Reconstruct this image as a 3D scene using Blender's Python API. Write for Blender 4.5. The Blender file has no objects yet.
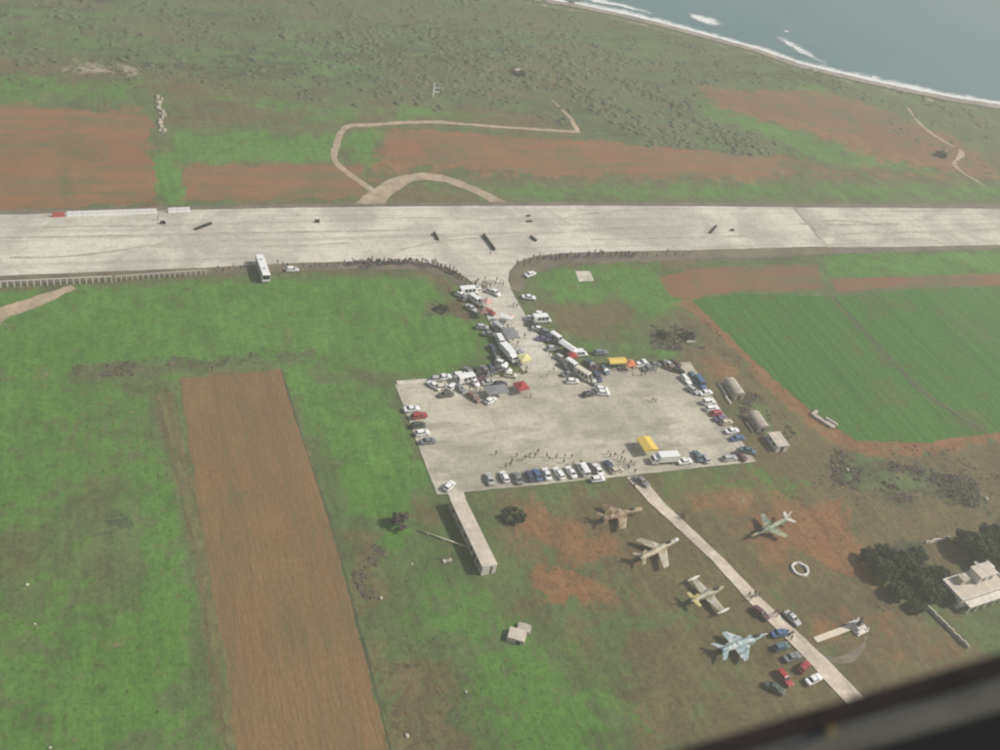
import bpy, bmesh, math, random
import numpy as np
from mathutils import Matrix, Vector
from mathutils.geometry import tessellate_polygon

# ---------------------------------------------------------------- camera, sky, sun, exposure
# World: metres, x along the runway, y towards the sea, origin in the middle of the apron.
scene = bpy.context.scene
R = math.radians
cam_data = bpy.data.cameras.new('camera')
cam = bpy.data.objects.new('camera', cam_data)
scene.collection.objects.link(cam)
CAM = Vector((-114.555, -177.626, 172.000))
cam.matrix_world = Matrix.Translation(CAM) @ Matrix([[0.933759, 0.067956, -0.351392], [-0.314348, 0.625124, -0.714427], [0.171114, 0.777562, 0.605076]]).to_4x4()
cam_data.lens = 36.0
cam_data.sensor_width = 36.0
cam_data.clip_start = 0.05
cam_data.clip_end = 20000.0
cam_data.dof.use_dof = True
cam_data.dof.focus_distance = 320.0
cam_data.dof.aperture_fstop = 4.5
scene.camera = cam

SUN_EL, SUN_AZ = R(42), R(-16)          # azimuth from +x
world = bpy.data.worlds.new('World')
scene.world = world
world.use_nodes = True
wn = world.node_tree
sky = wn.nodes.new('ShaderNodeTexSky')
sky.sky_type = 'NISHITA'
sky.sun_disc = False
sky.sun_elevation = SUN_EL
sky.sun_rotation = R(90) - SUN_AZ
sky.dust_density = 3.0
bg = wn.nodes['Background']
bg.inputs['Strength'].default_value = 0.08
wn.links.new(sky.outputs[0], bg.inputs['Color'])
sun_data = bpy.data.lights.new('sun', 'SUN')
sun_data.energy = 3.5
sun_data.angle = R(1.2)
sun_data.color = (1.0, 0.955, 0.88)
sun = bpy.data.objects.new('sun', sun_data)
scene.collection.objects.link(sun)
sd = Vector((math.cos(SUN_EL) * math.cos(SUN_AZ), math.cos(SUN_EL) * math.sin(SUN_AZ), math.sin(SUN_EL)))
sun.rotation_euler = sd.to_track_quat('Z', 'Y').to_euler()
sun.location = (0, 0, 400)
vs = scene.view_settings
vs.view_transform = 'Standard'
vs.look = 'None'
vs.exposure = 0.22
vs.gamma = 1.0
vs.use_curve_mapping = False
scene.cycles.filter_width = 2.1
scene.cycles.volume_bounces = 1
scene.cycles.max_bounces = 6
scene.cycles.use_denoising = True

random.seed(7)
rng = np.random.default_rng(11)
COL = scene.collection

# ---------------------------------------------------------------- materials
def new_mat(name):
    m = bpy.data.materials.new(name)
    m.use_nodes = True
    return m, m.node_tree, m.node_tree.nodes['Principled BSDF']

class NT:
    """small helper to wire nodes"""
    def __init__(s, nt): s.nt = nt; s.n = nt.nodes; s.l = nt.links
    def node(s, t, **kw):
        n = s.n.new(t)
        for k, v in kw.items(): setattr(n, k, v)
        return n
    def put(s, sock, v):
        if hasattr(v, 'is_output') or isinstance(v, bpy.types.NodeSocket): s.l.new(v, sock)
        else: sock.default_value = v
    def coord(s, scale=(1, 1, 1), rot=(0, 0, 0), src='Object'):
        tc = s.node('ShaderNodeTexCoord'); mp = s.node('ShaderNodeMapping')
        mp.inputs['Scale'].default_value = scale; mp.inputs['Rotation'].default_value = rot
        s.l.new(tc.outputs[src], mp.inputs['Vector']); return mp.outputs[0]
    def noise(s, scale, detail=4, vec=None, rough=0.6, dist=0.0):
        n = s.node('ShaderNodeTexNoise'); n.inputs['Scale'].default_value = scale
        n.inputs['Detail'].default_value = detail; n.inputs['Roughness'].default_value = rough
        n.inputs['Distortion'].default_value = dist
        s.l.new(vec if vec is not None else s.coord(), n.inputs['Vector']); return n.outputs['Fac']
    def math(s, op, a, b=0.0, c=0.0, clamp=False):
        n = s.node('ShaderNodeMath', operation=op, use_clamp=clamp)
        s.put(n.inputs[0], a); s.put(n.inputs[1], b); s.put(n.inputs[2], c); return n.outputs[0]
    def ramp(s, v, lo, hi, a=0.0, b=1.0):
        n = s.node('ShaderNodeMapRange', interpolation_type='SMOOTHSTEP')
        s.put(n.inputs[0], v)
        for i, q in enumerate((lo, hi, a, b)): n.inputs[i + 1].default_value = q
        return n.outputs[0]
    def mix(s, f, a, b, blend='MIX'):
        n = s.node('ShaderNodeMix', data_type='RGBA', blend_type=blend)
        s.put(n.inputs['Factor'], f)
        for k, v in (('A', a), ('B', b)):
            sock = [i for i in n.inputs if i.name == k and i.type == 'RGBA'][0]
            s.put(sock, v if not isinstance(v, tuple) else (*v, 1.0)[:4])
        return [o for o in n.outputs if o.type == 'RGBA'][0]
    def grain(s, c, specs):
        """multiply a colour by several noises: (noise, lo, hi) brightness at its dark and light ends"""
        for n, lo, hi in specs:
            v = s.ramp(n, 0.36, 0.64, lo, hi)
            cc = s.node('ShaderNodeCombineColor')
            for i in range(3): s.l.new(v, cc.inputs[i])
            c = s.mix(1.0, c, cc.outputs[0], 'MULTIPLY')
        return c
    def bump(s, h, strength=0.4, dist=0.1):
        b = s.node('ShaderNodeBump'); b.inputs['Strength'].default_value = strength
        b.inputs['Distance'].default_value = dist; s.l.new(h, b.inputs['Height']); return b.outputs[0]

MATS = {}
def plain(name, col, rough=0.7, metal=0.0, var=0.12, scale=2.0, bump=0.0, emit=None):
    """base colour with a little procedural unevenness"""
    if name in MATS: return MATS[name]
    m, nt, b = new_mat(name); t = NT(nt)
    n = t.noise(scale, 5)
    lo = tuple(c * (1 - var) for c in col); hi = tuple(min(1, c * (1 + var)) for c in col)
    nt.links.new(t.mix(t.ramp(n, 0.3, 0.7), lo, hi), b.inputs['Base Color'])
    b.inputs['Roughness'].default_value = rough; b.inputs['Metallic'].default_value = metal
    if bump: nt.links.new(t.bump(t.noise(scale * 4, 4), bump, 0.05), b.inputs['Normal'])
    MATS[name] = m; return m

def tinted(name, rough=0.4, coat=0.0, dirt=0.12):
    """paint or cloth whose colour is the object's own"""
    m, nt, b = new_mat(name); t = NT(nt)
    oi = t.node('ShaderNodeObjectInfo')
    n = t.ramp(t.noise(3.0, 5), 0.35, 0.75)
    nt.links.new(t.mix(t.math('MULTIPLY', n, dirt), oi.outputs['Color'], (0.30, 0.26, 0.20)), b.inputs['Base Color'])
    b.inputs['Roughness'].default_value = rough
    if coat: b.inputs['Coat Weight'].default_value = coat
    MATS[name] = m; return m

paint = tinted('car_paint', 0.35, 0.5)
cloth = tinted('canvas_cloth', 0.85)
glass = plain('dark_glass', (0.018, 0.022, 0.026), 0.08, var=0.1)
rubber = plain('tyre_rubber', (0.02, 0.02, 0.02), 0.8)
rim_m = plain('wheel_metal', (0.35, 0.35, 0.36), 0.4, 0.6)
lamp_w = plain('headlamp_lens', (0.7, 0.7, 0.68), 0.15)
lamp_r = plain('tail_lamp_lens', (0.35, 0.02, 0.02), 0.2)
steel = plain('galvanised_steel', (0.42, 0.43, 0.43), 0.5, 0.4)
whitewash = plain('whitewashed_masonry', (0.66, 0.62, 0.54), 0.85, var=0.15, scale=0.8, bump=0.2)
oldconc = plain('weathered_concrete', (0.44, 0.40, 0.32), 0.9, var=0.2, scale=0.9, bump=0.3)
beigeconc = plain('pale_roof_screed', (0.56, 0.50, 0.40), 0.9, var=0.16, scale=0.5, bump=0.2)
darkwood = plain('dark_timber', (0.08, 0.06, 0.045), 0.8)
bark = plain('tree_bark', (0.10, 0.075, 0.055), 0.9, scale=6)
stone = plain('field_stone', (0.42, 0.38, 0.30), 0.9, var=0.25, scale=1.2)
blackiron = plain('blackened_metal', (0.03, 0.03, 0.032), 0.5)
rail_w = plain('white_rail_paint', (0.72, 0.69, 0.62), 0.6, scale=1.0)
plastic_w = plain('white_plastic', (0.80, 0.80, 0.78), 0.45)
plastic_r = plain('red_plastic', (0.42, 0.07, 0.05), 0.45)
skin_m = plain('skin', (0.42, 0.27, 0.19), 0.6)
hair_m = plain('hair', (0.03, 0.022, 0.016), 0.7)

# trousers: dark hues by individual
m, nt, b = new_mat('trousers'); t = NT(nt)
oi = t.node('ShaderNodeObjectInfo')
cr = t.node('ShaderNodeValToRGB'); cr.color_ramp.interpolation = 'CONSTANT'
for p, c in ((0.0, (0.02, 0.025, 0.05)), (0.35, (0.03, 0.03, 0.03)), (0.6, (0.09, 0.075, 0.05)), (0.8, (0.05, 0.07, 0.12))):
    e = cr.color_ramp.elements.new(p); e.color = (*c, 1)
nt.links.new(oi.outputs['Random'], cr.inputs[0]); nt.links.new(cr.outputs[0], b.inputs['Base Color'])
trousers = m

def leaf_mat(name, a, bcol, scale=0.25):
    m, nt, b = new_mat(name); t = NT(nt)
    n = t.noise(scale, 3, t.coord()); n2 = t.noise(scale * 9, 2, t.coord())
    f = t.ramp(t.math('MULTIPLY_ADD', n2, 0.5, t.math('MULTIPLY', n, 0.7)), 0.35, 0.85)
    nt.links.new(t.mix(f, a, bcol), b.inputs['Base Color'])
    b.inputs['Roughness'].default_value = 0.75
    b.inputs['Specular IOR Level'].default_value = 0.2
    MATS[name] = m; return m
leaf_dark = leaf_mat('evergreen_leaves', (0.020, 0.038, 0.014), (0.090, 0.118, 0.046), 0.6)
leaf_grey = leaf_mat('grey_twigs', (0.085, 0.075, 0.058), (0.15, 0.13, 0.10))
leaf_scrub = leaf_mat('scrub_leaves', (0.078, 0.098, 0.048), (0.128, 0.158, 0.074), 0.05)
leaf_dry = leaf_mat('dry_thistle', (0.14, 0.108, 0.078), (0.24, 0.19, 0.13), 0.06)
leaf_weed = leaf_mat('weed_leaves', (0.075, 0.14, 0.036), (0.19, 0.20, 0.08), 0.05)

def concrete(name, col, streak=0.5, dirs=(0.02, 0.35, 1), patch=0.05, dark=(0.20, 0.18, 0.14)):
    m, nt, b = new_mat(name); t = NT(nt)
    s1 = t.noise(1.0, 5, t.coord(dirs), 0.6)
    s2 = t.noise(patch, 5, None, 0.65, 0.6)
    s3 = t.noise(0.9, 6, None, 0.7)
    c = t.mix(t.ramp(s2, 0.36, 0.64), tuple(k * 0.74 for k in col), tuple(k * 1.14 for k in col))
    s4 = t.noise(0.22, 6, t.coord((1, 1, 1), (0, 0, 0.5)), 0.72, 0.8)
    c = t.mix(t.math('MULTIPLY', t.ramp(s4, 0.52, 0.70), 0.30), c, dark)
    c = t.mix(t.math('MULTIPLY', t.ramp(s1, 0.50, 0.66), streak), c, dark)
    c = t.mix(t.math('MULTIPLY', t.ramp(s1, 0.30, 0.44, 1, 0), streak * 0.5), c, tuple(min(1, k * 1.25) for k in col))
    c = t.mix(t.math('MULTIPLY', t.ramp(s3, 0.52, 0.75), 0.30), c, dark)
    c = t.grain(c, ((s3, 1.06, 0.93), (s4, 1.05, 0.95), (t.noise(2.2, 4, None, 0.7), 0.94, 1.05)))
    nt.links.new(c, b.inputs['Base Color'])
    b.inputs['Roughness'].default_value = 0.9
    nt.links.new(t.bump(s3, 0.25, 0.03), b.inputs['Normal'])
    MATS[name] = m; return m
runway_m = concrete('runway_concrete', (0.56, 0.53, 0.45), 0.5, (0.011, 0.42, 1), 0.035, (0.34, 0.31, 0.26))
ext_m = concrete('runway_extension_concrete', (0.545, 0.515, 0.435), 0.6, (0.018, 0.5, 1), 0.05, (0.30, 0.275, 0.225))
apron_m = concrete('apron_concrete', (0.47, 0.44, 0.34), 0.6, (0.06, 0.26, 1), 0.05, (0.26, 0.235, 0.175))
road_m = concrete('access_road_concrete', (0.66, 0.57, 0.44), 0.35, (0.3, 0.04, 1), 0.08, (0.27, 0.24, 0.19))
walk_m = concrete('walkway_screed', (0.58, 0.54, 0.44), 0.2, (0.3, 0.1, 1), 0.2, (0.35, 0.31, 0.25))
shoulder_m = concrete('gravel_shoulder', (0.165, 0.142, 0.098), 0.5, (0.03, 0.4, 1), 0.12, (0.13, 0.12, 0.09))
track_m = concrete('beaten_earth', (0.42, 0.33, 0.225), 0.4, (0.15, 0.15, 1), 0.15, (0.25, 0.19, 0.115))
beach_m = concrete('beach_sand', (0.33, 0.29, 0.23), 0.5, (0.05, 0.1, 1), 0.05, (0.17, 0.15, 0.12))

def soil(name, a, bcol, furrow, rot=0.0, green=0.25, rowgap=2.6, patch=0.4, olive=(0.155, 0.125, 0.055)):
    """ploughed earth: furrows running along y (turned by rot), patches and thin green"""
    m, nt, b = new_mat(name); t = NT(nt)
    sc = (lambda a_, b_: (b_, a_, 1)) if rot > 1 else (lambda a_, b_: (a_, b_, 1)); rot = 0.0 if rot > 1 else rot
    lines = t.noise(1.0, 4, t.coord(sc(0.9, 0.03), (0, 0, rot)), 0.7)
    big = t.noise(0.035, 4, None, 0.6, 0.4)
    fine = t.noise(0.8, 6, None, 0.75)
    c = t.mix(t.ramp(big, 0.3, 0.7), a, bcol)
    l2 = t.noise(1.0, 5, t.coord(sc(2.6, 0.10), (0, 0, rot + 0.02)), 0.7); l3 = t.noise(1.0, 4, t.coord(sc(0.22, 0.02), (0, 0, rot - 0.01)), 0.6)
    c = t.mix(t.math('MULTIPLY', t.ramp(lines, 0.45, 0.68), furrow * 0.6), c, tuple(k * 0.72 for k in a))
    c = t.mix(t.math('MULTIPLY', t.ramp(l2, 0.45, 0.65), furrow), c, tuple(k * 0.74 for k in a))
    c = t.mix(t.math('MULTIPLY', t.ramp(l3, 0.48, 0.62), patch), c, olive)
    c = t.mix(t.math('MULTIPLY', t.ramp(fine, 0.45, 0.85), 0.30), c, tuple(min(1, k * 1.5) for k in bcol))
    gn = t.ramp(t.math('MULTIPLY_ADD', fine, 0.35, t.noise(0.05, 5, None, 0.7, 0.8)), 0.62, 0.86)
    c = t.mix(t.math('MULTIPLY', gn, green), c, (0.085, 0.115, 0.042))
    c = t.grain(c, ((t.noise(1.4, 5, t.coord(sc(1, 0.5), (0, 0, rot)), 0.75), 0.88, 1.12), (l2, 1.05, 0.94), (l3, 1.05, 0.94)))
    nt.links.new(c, b.inputs['Base Color']); b.inputs['Roughness'].default_value = 0.95
    nt.links.new(t.bump(t.math('ADD', l2, fine), 0.6, 0.15), b.inputs['Normal'])
    MATS[name] = m; return m
plough_m = soil('brown_ploughed_earth', (0.205, 0.116, 0.049), (0.225, 0.136, 0.059), 0.45, R(3), 0.35, 1.1)
redsoil_m = soil('red_ploughed_earth', (0.235, 0.098, 0.042), (0.25, 0.128, 0.055), 0.25, R(90), 0.6, 1.6, 0.75, (0.175, 0.135, 0.062))
redstrip_m = soil('reddish_fallow', (0.205, 0.082, 0.036), (0.205, 0.112, 0.048), 0.25, R(90), 0.7, 1.6, 0.7, (0.15, 0.125, 0.055))

def crop(name, a, bcol, rot):
    m, nt, b = new_mat(name); t = NT(nt)
    lines = t.noise(1.0, 3, t.coord((0.7, 0.012, 1), (0, 0, rot)), 0.6)
    big = t.noise(0.03, 4, None, 0.6, 0.5); fine = t.noise(0.7, 6, None, 0.75)
    c = t.mix(t.ramp(big, 0.3, 0.7), a, bcol)
    c = t.mix(t.math('MULTIPLY', t.ramp(lines, 0.5, 0.75), 0.35), c, tuple(k * 0.72 for k in a))
    c = t.mix(t.math('MULTIPLY', t.ramp(fine, 0.45, 0.8), 0.35), c, tuple(k * 0.62 for k in a))
    c = t.mix(t.math('MULTIPLY', t.ramp(t.noise(0.05, 5, None, 0.7, 1.0), 0.50, 0.70), 0.5), c, (0.13, 0.105, 0.050))
    c = t.mix(t.math('MULTIPLY', t.ramp(t.noise(1.0, 2, t.coord((0.16, 0.006, 1), (0, 0, rot))), 0.5, 0.6), 0.25), c, (0.09, 0.16, 0.04))
    c = t.grain(c, ((fine, 1.15, 0.85), (lines, 1.12, 0.88), (t.noise(1.6, 4, None, 0.7), 0.86, 1.14)))
    nt.links.new(c, b.inputs['Base Color']); b.inputs['Roughness'].default_value = 0.95
    b.inputs['Specular IOR Level'].default_value = 0.15
    nt.links.new(t.bump(t.math('ADD', fine, lines), 0.6, 0.15), b.inputs['Normal'])
    MATS[name] = m; return m
crop_m = crop('young_crop', (0.050, 0.145, 0.025), (0.062, 0.162, 0.031), R(-4))

# ---------------------------------------------------------------- mesh helpers
def tag(o, label=None, cat=None, group=None, kind=None):
    if label: o['label'] = label
    if cat: o['category'] = cat
    if group: o['group'] = group
    if kind: o['kind'] = kind
    return o

def add(name, mesh, parent=None, loc=(0, 0, 0), rz=0.0, color=None, rot=None):
    o = bpy.data.objects.new(name, mesh)
    COL.objects.link(o)
    o.location = loc
    o.rotation_euler = rot if rot else (0, 0, rz)
    if parent: o.parent = parent
    if color: o.color = (*color, 1.0)
    return o

def empty(name, loc, rz=0.0):
    o = bpy.data.objects.new(name, None); COL.objects.link(o)
    o.empty_display_size = 0.5
    o.location = (loc[0], loc[1], loc[2] if len(loc) > 2 else 0.0); o.rotation_euler = (0, 0, rz)
    return o

class MB:
    def __init__(s): s.v = []; s.f = []; s.m = []
    def face(s, idx, m=0): s.f.append(tuple(idx)); s.m.append(m)
    def poly(s, pts, m=0):
        k = len(s.v); s.v += [tuple(p) for p in pts]; s.face(range(k, k + len(pts)), m)
    def box(s, x0, x1, y0, y1, z0, z1, m=0, top=1.0):
        k = len(s.v); cx, cy = (x0 + x1) / 2, (y0 + y1) / 2
        for z, q in ((z0, 1.0), (z1, top)):
            for x, y in ((x0, y0), (x1, y0), (x1, y1), (x0, y1)): s.v.append((cx + (x - cx) * q, cy + (y - cy) * q, z))
        for q in ((3, 2, 1, 0), (4, 5, 6, 7), (0, 1, 5, 4), (1, 2, 6, 5), (2, 3, 7, 6), (3, 0, 4, 7)): s.face([k + i for i in q], m)
    def loft(s, rings, m=0, caps=True, closed=True):
        k = len(s.v); n = len(rings[0])
        for r in rings: s.v += [tuple(p) for p in r]
        for i in range(len(rings) - 1):
            for j in range(n if closed else n - 1):
                a, b2 = k + i * n + j, k + i * n + (j + 1) % n
                s.face((a, b2, b2 + n, a + n), m)
        if caps:
            s.face([k + j for j in range(n)][::-1], m); s.face([k + (len(rings) - 1) * n + j for j in range(n)], m)
    def tube(s, p0, p1, r0, r1, n=8, m=0, caps=True):
        p0, p1 = Vector(p0), Vector(p1); d = (p1 - p0).normalized()
        a = d.orthogonal().normalized(); b2 = d.cross(a)
        s.loft([[p + (a * math.cos(2 * math.pi * j / n) + b2 * math.sin(2 * math.pi * j / n)) * r for j in range(n)] for p, r in ((p0, r0), (p1, r1))], m, caps)
    def mesh(s, name, mats, smooth=False):
        me = bpy.data.meshes.new(name)
        me.from_pydata([tuple(v) for v in s.v], [], s.f)
        for mt in mats: me.materials.append(mt)
        me.polygons.foreach_set('material_index', s.m)
        bm = bmesh.new(); bm.from_mesh(me); bmesh.ops.recalc_face_normals(bm, faces=bm.faces); bm.to_mesh(me); bm.free()
        if smooth: me.shade_smooth()
        me.update(); return me

def raw_mesh(name, v, f, mats):
    me = bpy.data.meshes.new(name)
    nv, nf, k = len(v), len(f), f.shape[1]
    me.vertices.add(nv); me.vertices.foreach_set('co', np.asarray(v, np.float32).ravel())
    me.loops.add(nf * k); me.loops.foreach_set('vertex_index', np.asarray(f, np.int32).ravel())
    me.polygons.add(nf); me.polygons.foreach_set('loop_start', np.arange(0, nf * k, k, dtype=np.int32))
    me.update(calc_edges=True); me.validate()
    for mt in mats: me.materials.append(mt)
    return me

def wob(x, y, s, seed=0.0):
    """cheap smooth noise -1..1"""
    return (np.sin(x * s * 1.3 + y * s * 0.7 + seed) + np.sin(x * s * 2.9 - y * s * 2.3 + seed * 2.1) * 0.6
            + np.sin(-x * s * 5.1 + y * s * 6.1 + seed * 0.7) * 0.35 + np.sin(x * s * 11.0 + y * s * 9.2 + seed * 3.3) * 0.22) / 2.17

def ragged(poly, step, amp, scale=0.25, seed=0.0, smooth=False):
    out = []
    n = len(poly)
    for i in range(n):
        a, b2 = poly[i], poly[(i + 1) % n]
        L = math.dist(a, b2); k = max(1, int(L / step))
        nx, ny = (b2[1] - a[1]) / max(L, 1e-6), -(b2[0] - a[0]) / max(L, 1e-6)
        for j in range(k):
            f = j / k; x = a[0] + (b2[0] - a[0]) * f; y = a[1] + (b2[1] - a[1]) * f
            q = amp * (wob(x, y, scale, seed) + 0.5 * random.uniform(-1, 1))
            out.append((x + nx * q, y + ny * q))
    return out

def sheet(name, poly, z, mat, step=2.0, amp=0.3, scale=0.25, kind='structure', thick=0.0):
    p = ragged(poly, step, amp, scale, len(poly) * 1.7 + poly[0][0])
    tris = tessellate_polygon([[Vector((x, y, 0)) for x, y in p]])
    me = bpy.data.meshes.new(name)
    v = [(x, y, z) for x, y in p]; f = []
    for t3 in tris:
        (x0, y0), (x1, y1), (x2, y2) = (p[i] for i in t3)
        f.append(tuple(t3) if (x1 - x0) * (y2 - y0) - (x2 - x0) * (y1 - y0) > 0 else tuple(t3[::-1]))
    if thick:
        n = len(p); v += [(x, y, z - thick) for x, y in p]
        f += [(i, (i + 1) % n, (i + 1) % n + n, i + n) for i in range(n)]
    me.from_pydata(v, [], f); me.materials.append(mat); me.update()
    o = add(name, me); tag(o, kind=kind); return o

def ribbon(pts, widths):
    """closed outline of a path of varying width, smoothed"""
    P = [Vector((*p, 0)) for p in pts]
    q = []
    for i in range(len(P) - 1):
        p0, p1, p2, p3 = P[max(i - 1, 0)], P[i], P[i + 1], P[min(i + 2, len(P) - 1)]
        k = max(2, int((p2 - p1).length / 2.5))
        for j in range(k):
            u = j / k
            pt = 0.5 * ((2 * p1) + (p2 - p0) * u + (2 * p0 - 5 * p1 + 4 * p2 - p3) * u * u + (3 * p1 - p0 - 3 * p2 + p3) * u ** 3)
            w = widths if isinstance(widths, (int, float)) else widths[i] * (1 - u) + widths[i + 1] * u
            q.append((pt, w))
    q.append((P[-1], widths if isinstance(widths, (int, float)) else widths[-1]))
    L, Rr = [], []
    for i, (p, w) in enumerate(q):
        d = (q[min(i + 1, len(q) - 1)][0] - q[max(i - 1, 0)][0]).normalized()
        n = Vector((-d.y, d.x, 0)) * w / 2
        L.append(((p + n).x, (p + n).y)); Rr.append(((p - n).x, (p - n).y))
    return L + Rr[::-1]

# ---------------------------------------------------------------- ground with painted land cover
COAST = [(-3000.0, 900.0), (-900.0, 560.0), (-300.0, 440.0), (-60.0, 392.0), (40.0, 374.0)] + [(122.3, 351.5), (152.4, 341.0), (183.1, 324.3), (211.9, 304.4), (230.6, 290.9), (246.3, 273.0), (270.7, 259.1), (296.0, 246.6), (322.5, 235.5), (351.5, 227.1)] + [(420.0, 210.0), (560.0, 180.0), (900.0, 120.0), (3000.0, -200.0)]

def seg_dist(X, Y, a, b2):
    dx, dy = b2[0] - a[0], b2[1] - a[1]
    t_ = np.clip(((X - a[0]) * dx + (Y - a[1]) * dy) / max(dx * dx + dy * dy, 1e-9), 0, 1)
    return np.hypot(X - a[0] - t_ * dx, Y - a[1] - t_ * dy)

def signed(X, Y, poly):
    d = np.full(X.shape, 1e9); inside = np.zeros(X.shape, bool)
    n = len(poly)
    for i in range(n):
        a, b2 = poly[i], poly[(i + 1) % n]
        d = np.minimum(d, seg_dist(X, Y, a, b2))
        c = ((a[1] > Y) != (b2[1] > Y)) & (X < (b2[0] - a[0]) * (Y - a[1]) / (b2[1] - a[1] + 1e-12) + a[0])
        inside ^= c
    return np.where(inside, d, -d)

tail = np.array([8, 20, 45, 100, 250, 600, 1400, 3200.])
xs = np.concatenate([-170 - tail[::-1], np.arange(-170, 440.1, 2.2), 440 + tail])
ys = np.concatenate([-125 - tail[::-1], np.arange(-125, 400.1, 2.2), 400 + tail])
gx, gy = np.meshgrid(xs, ys); X, Y = gx.ravel(), gy.ravel()
cpoly = COAST + [(3000.0, -4000.0), (-3000.0, -4000.0)]
sd_coast = signed(X, Y, cpoly)          # > 0 on land
Z = np.clip(sd_coast / 14.0, -1, 0) * 4.0 - np.exp(-np.clip(sd_coast, 0, None) / 6.0) * 0.8
Z = Z + np.where(sd_coast > 8, 0.015 * wob(X, Y, 0.02, 3.0) * np.clip((sd_coast - 8) / 40, 0, 1), 0) - 0.02
# channels: soil, lush, scrub, dry, sand, bare
CH = {k: np.zeros(X.shape) for k in ('soil', 'lush', 'scrub', 'dry', 'sand')}
def paint_land(ch, poly, feather, amount=1.0, over=False):
    s_ = signed(X, Y, poly) + feather * 0.6 * wob(X, Y, 0.9 / max(feather, 1.0), poly[0][0])
    w_ = amount * np.clip(0.5 + s_ / (2 * feather), 0, 1)
    if over:
        for k_ in CH: CH[k_] = CH[k_] * (1 - 0.9 * w_)
    CH[ch] = np.maximum(CH[ch], w_)
def erase_land(ch, poly, feather, amount=1.0):
    s_ = signed(X, Y, poly)
    CH[ch] *= 1 - amount * np.clip(0.5 + s_ / (2 * feather), 0, 1)
# beyond the runway: olive scrubland towards the sea
paint_land('scrub', [(-187.6, 343.5), (149.4, 423.3), (119.8, 344.8), (148.1, 331.0), (208.5, 298.2), (241.6, 265.7), (289.7, 238.3), (349.6, 216.8), (322.0, 171.2), (293.9, 192.6), (270.1, 212.4), (234.1, 234.2), (161.3, 233.4), (137.5, 198.6), (68.9, 191.2), (53.5, 200.3), (-29.2, 201.2), (-59.4, 212.3), (-93.2, 221.1), (-129.6, 231.1), (-177.7, 231.9)], 12, 0.62)
paint_land('scrub', [(91.3, 248.6), (160.0, 231.0), (125.9, 166.5), (96.9, 167.7), (78.2, 179.2), (60.8, 194.7)], 8, 0.8)
paint_land('scrub', [(125.5, 211.8), (153.0, 197.3), (174.3, 177.6), (177.9, 165.8), (143.4, 161.3), (110.5, 175.6)], 6, 0.9)
paint_land('scrub', [(-11.7, 291.1), (112.4, 302.3), (149.2, 266.8), (82.1, 225.1), (21.4, 215.3), (7.2, 229.7), (-33.4, 247.3)], 10, 0.8)
paint_land('dry', [(-178.6, 241.3), (-20.0, 248.7), (-29.5, 179.6), (-89.0, 178.8), (-98.1, 202.2), (-175.1, 201.2)], 10, 0.5)
paint_land('dry', [(47.8, 255.9), (96.3, 261.1), (90.3, 220.2), (38.6, 211.4)], 6, 0.8)
paint_land('dry', [(-14.3, 212.7), (72.9, 201.3), (69.8, 181.7), (-24.6, 184.2)], 6, 0.6)
paint_land('dry', [(-149.5, 198.8), (308.3, 170.9), (255.9, 112.6), (-146.4, 118.1)], 14, 0.45)
paint_land('dry', [(-15.4, 139.6), (17.5, 120.9), (-23.5, 121.5)], 5, 0.9)
for p_ in ([(-182.2, 282.5), (-105.2, 290.4), (-73.7, 264.7), (-114.8, 238.6), (-178.6, 241.3)], [(-72.6, 276.3), (-16.6, 266.1), (19.5, 241.7), (-25.2, 221.8), (-76.8, 232.4)], [(53.0, 307.4), (137.3, 305.8), (180.7, 270.1), (133.9, 246.6), (76.4, 265.1)], [(180.7, 270.1), (260.9, 245.1), (316.6, 219.9), (263.9, 221.6), (201.3, 241.5)], [(72.9, 201.3), (125.6, 206.4), (147.1, 186.7), (102.3, 179.1)], [(-176.9, 222.7), (-100.6, 222.3), (-98.3, 198.7), (-175.0, 200.4)], [(-79.2, 208.1), (9.6, 204.5), (51.3, 194.3), (-28.0, 186.7)]):
    paint_land('lush', p_, 12, 0.75)
paint_land('sand', [(-124.1, 239.6), (-99.9, 234.1), (-104.2, 223.9), (-129.6, 225.4)], 4, 0.55)
paint_land('sand', ribbon(COAST[4:16], 9.0), 3, 0.95)
paint_land('sand', ribbon([(x - 7, y - 11) for x, y in COAST[4:15]], 3.5), 2, 0.5)
paint_land('lush', [(-100.6, 161.1), (-88.8, 161.4), (-90.6, 122.0), (-102.9, 122.2)], 5, 0.9)
paint_land('lush', [(-92.6, 178.7), (-31.8, 177.8), (-31.5, 150.9), (-94.7, 150.1)], 6, 0.8)
paint_land('lush', [(-29.5, 179.6), (-10.9, 182.1), (-21.1, 147.1), (-33.4, 150.9)], 4, 0.8)
paint_land('lush', [(150.4, 223.4), (159.9, 215.0), (192.4, 188.5), (231.2, 161.0), (277.6, 143.8), (250.0, 139.9), (200.9, 150.9), (163.3, 159.8), (125.9, 166.5)], 7, 0.7)
paint_land('lush', [(-15.8, 138.1), (48.1, 138.0), (151.0, 139.8), (278.7, 138.0), (261.3, 118.7), (25.8, 122.2)], 7, 0.6)
paint_land('soil', [(-174.4, 193.9), (-98.0, 191.8), (-100.4, 122.8), (-167.7, 117.4)], 7, 0.7)
paint_land('soil', [(-91.4, 150.2), (-23.5, 153.4), (-29.1, 125.1), (-92.9, 124.0)], 6, 0.7)
paint_land('soil', [(-15.0, 181.9), (170.5, 162.8), (148.5, 139.7), (-24.5, 145.6)], 7, 0.75)
paint_land('soil', [(159.6, 235.7), (242.5, 237.3), (284.3, 181.1), (280.4, 139.9), (223.8, 151.1), (192.4, 188.5), (156.2, 208.2)], 8, 0.8)
paint_land('soil', [(159.3, 153.2), (281.1, 147.7), (266.4, 138.0), (152.1, 141.5)], 6, 0.5)
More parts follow.
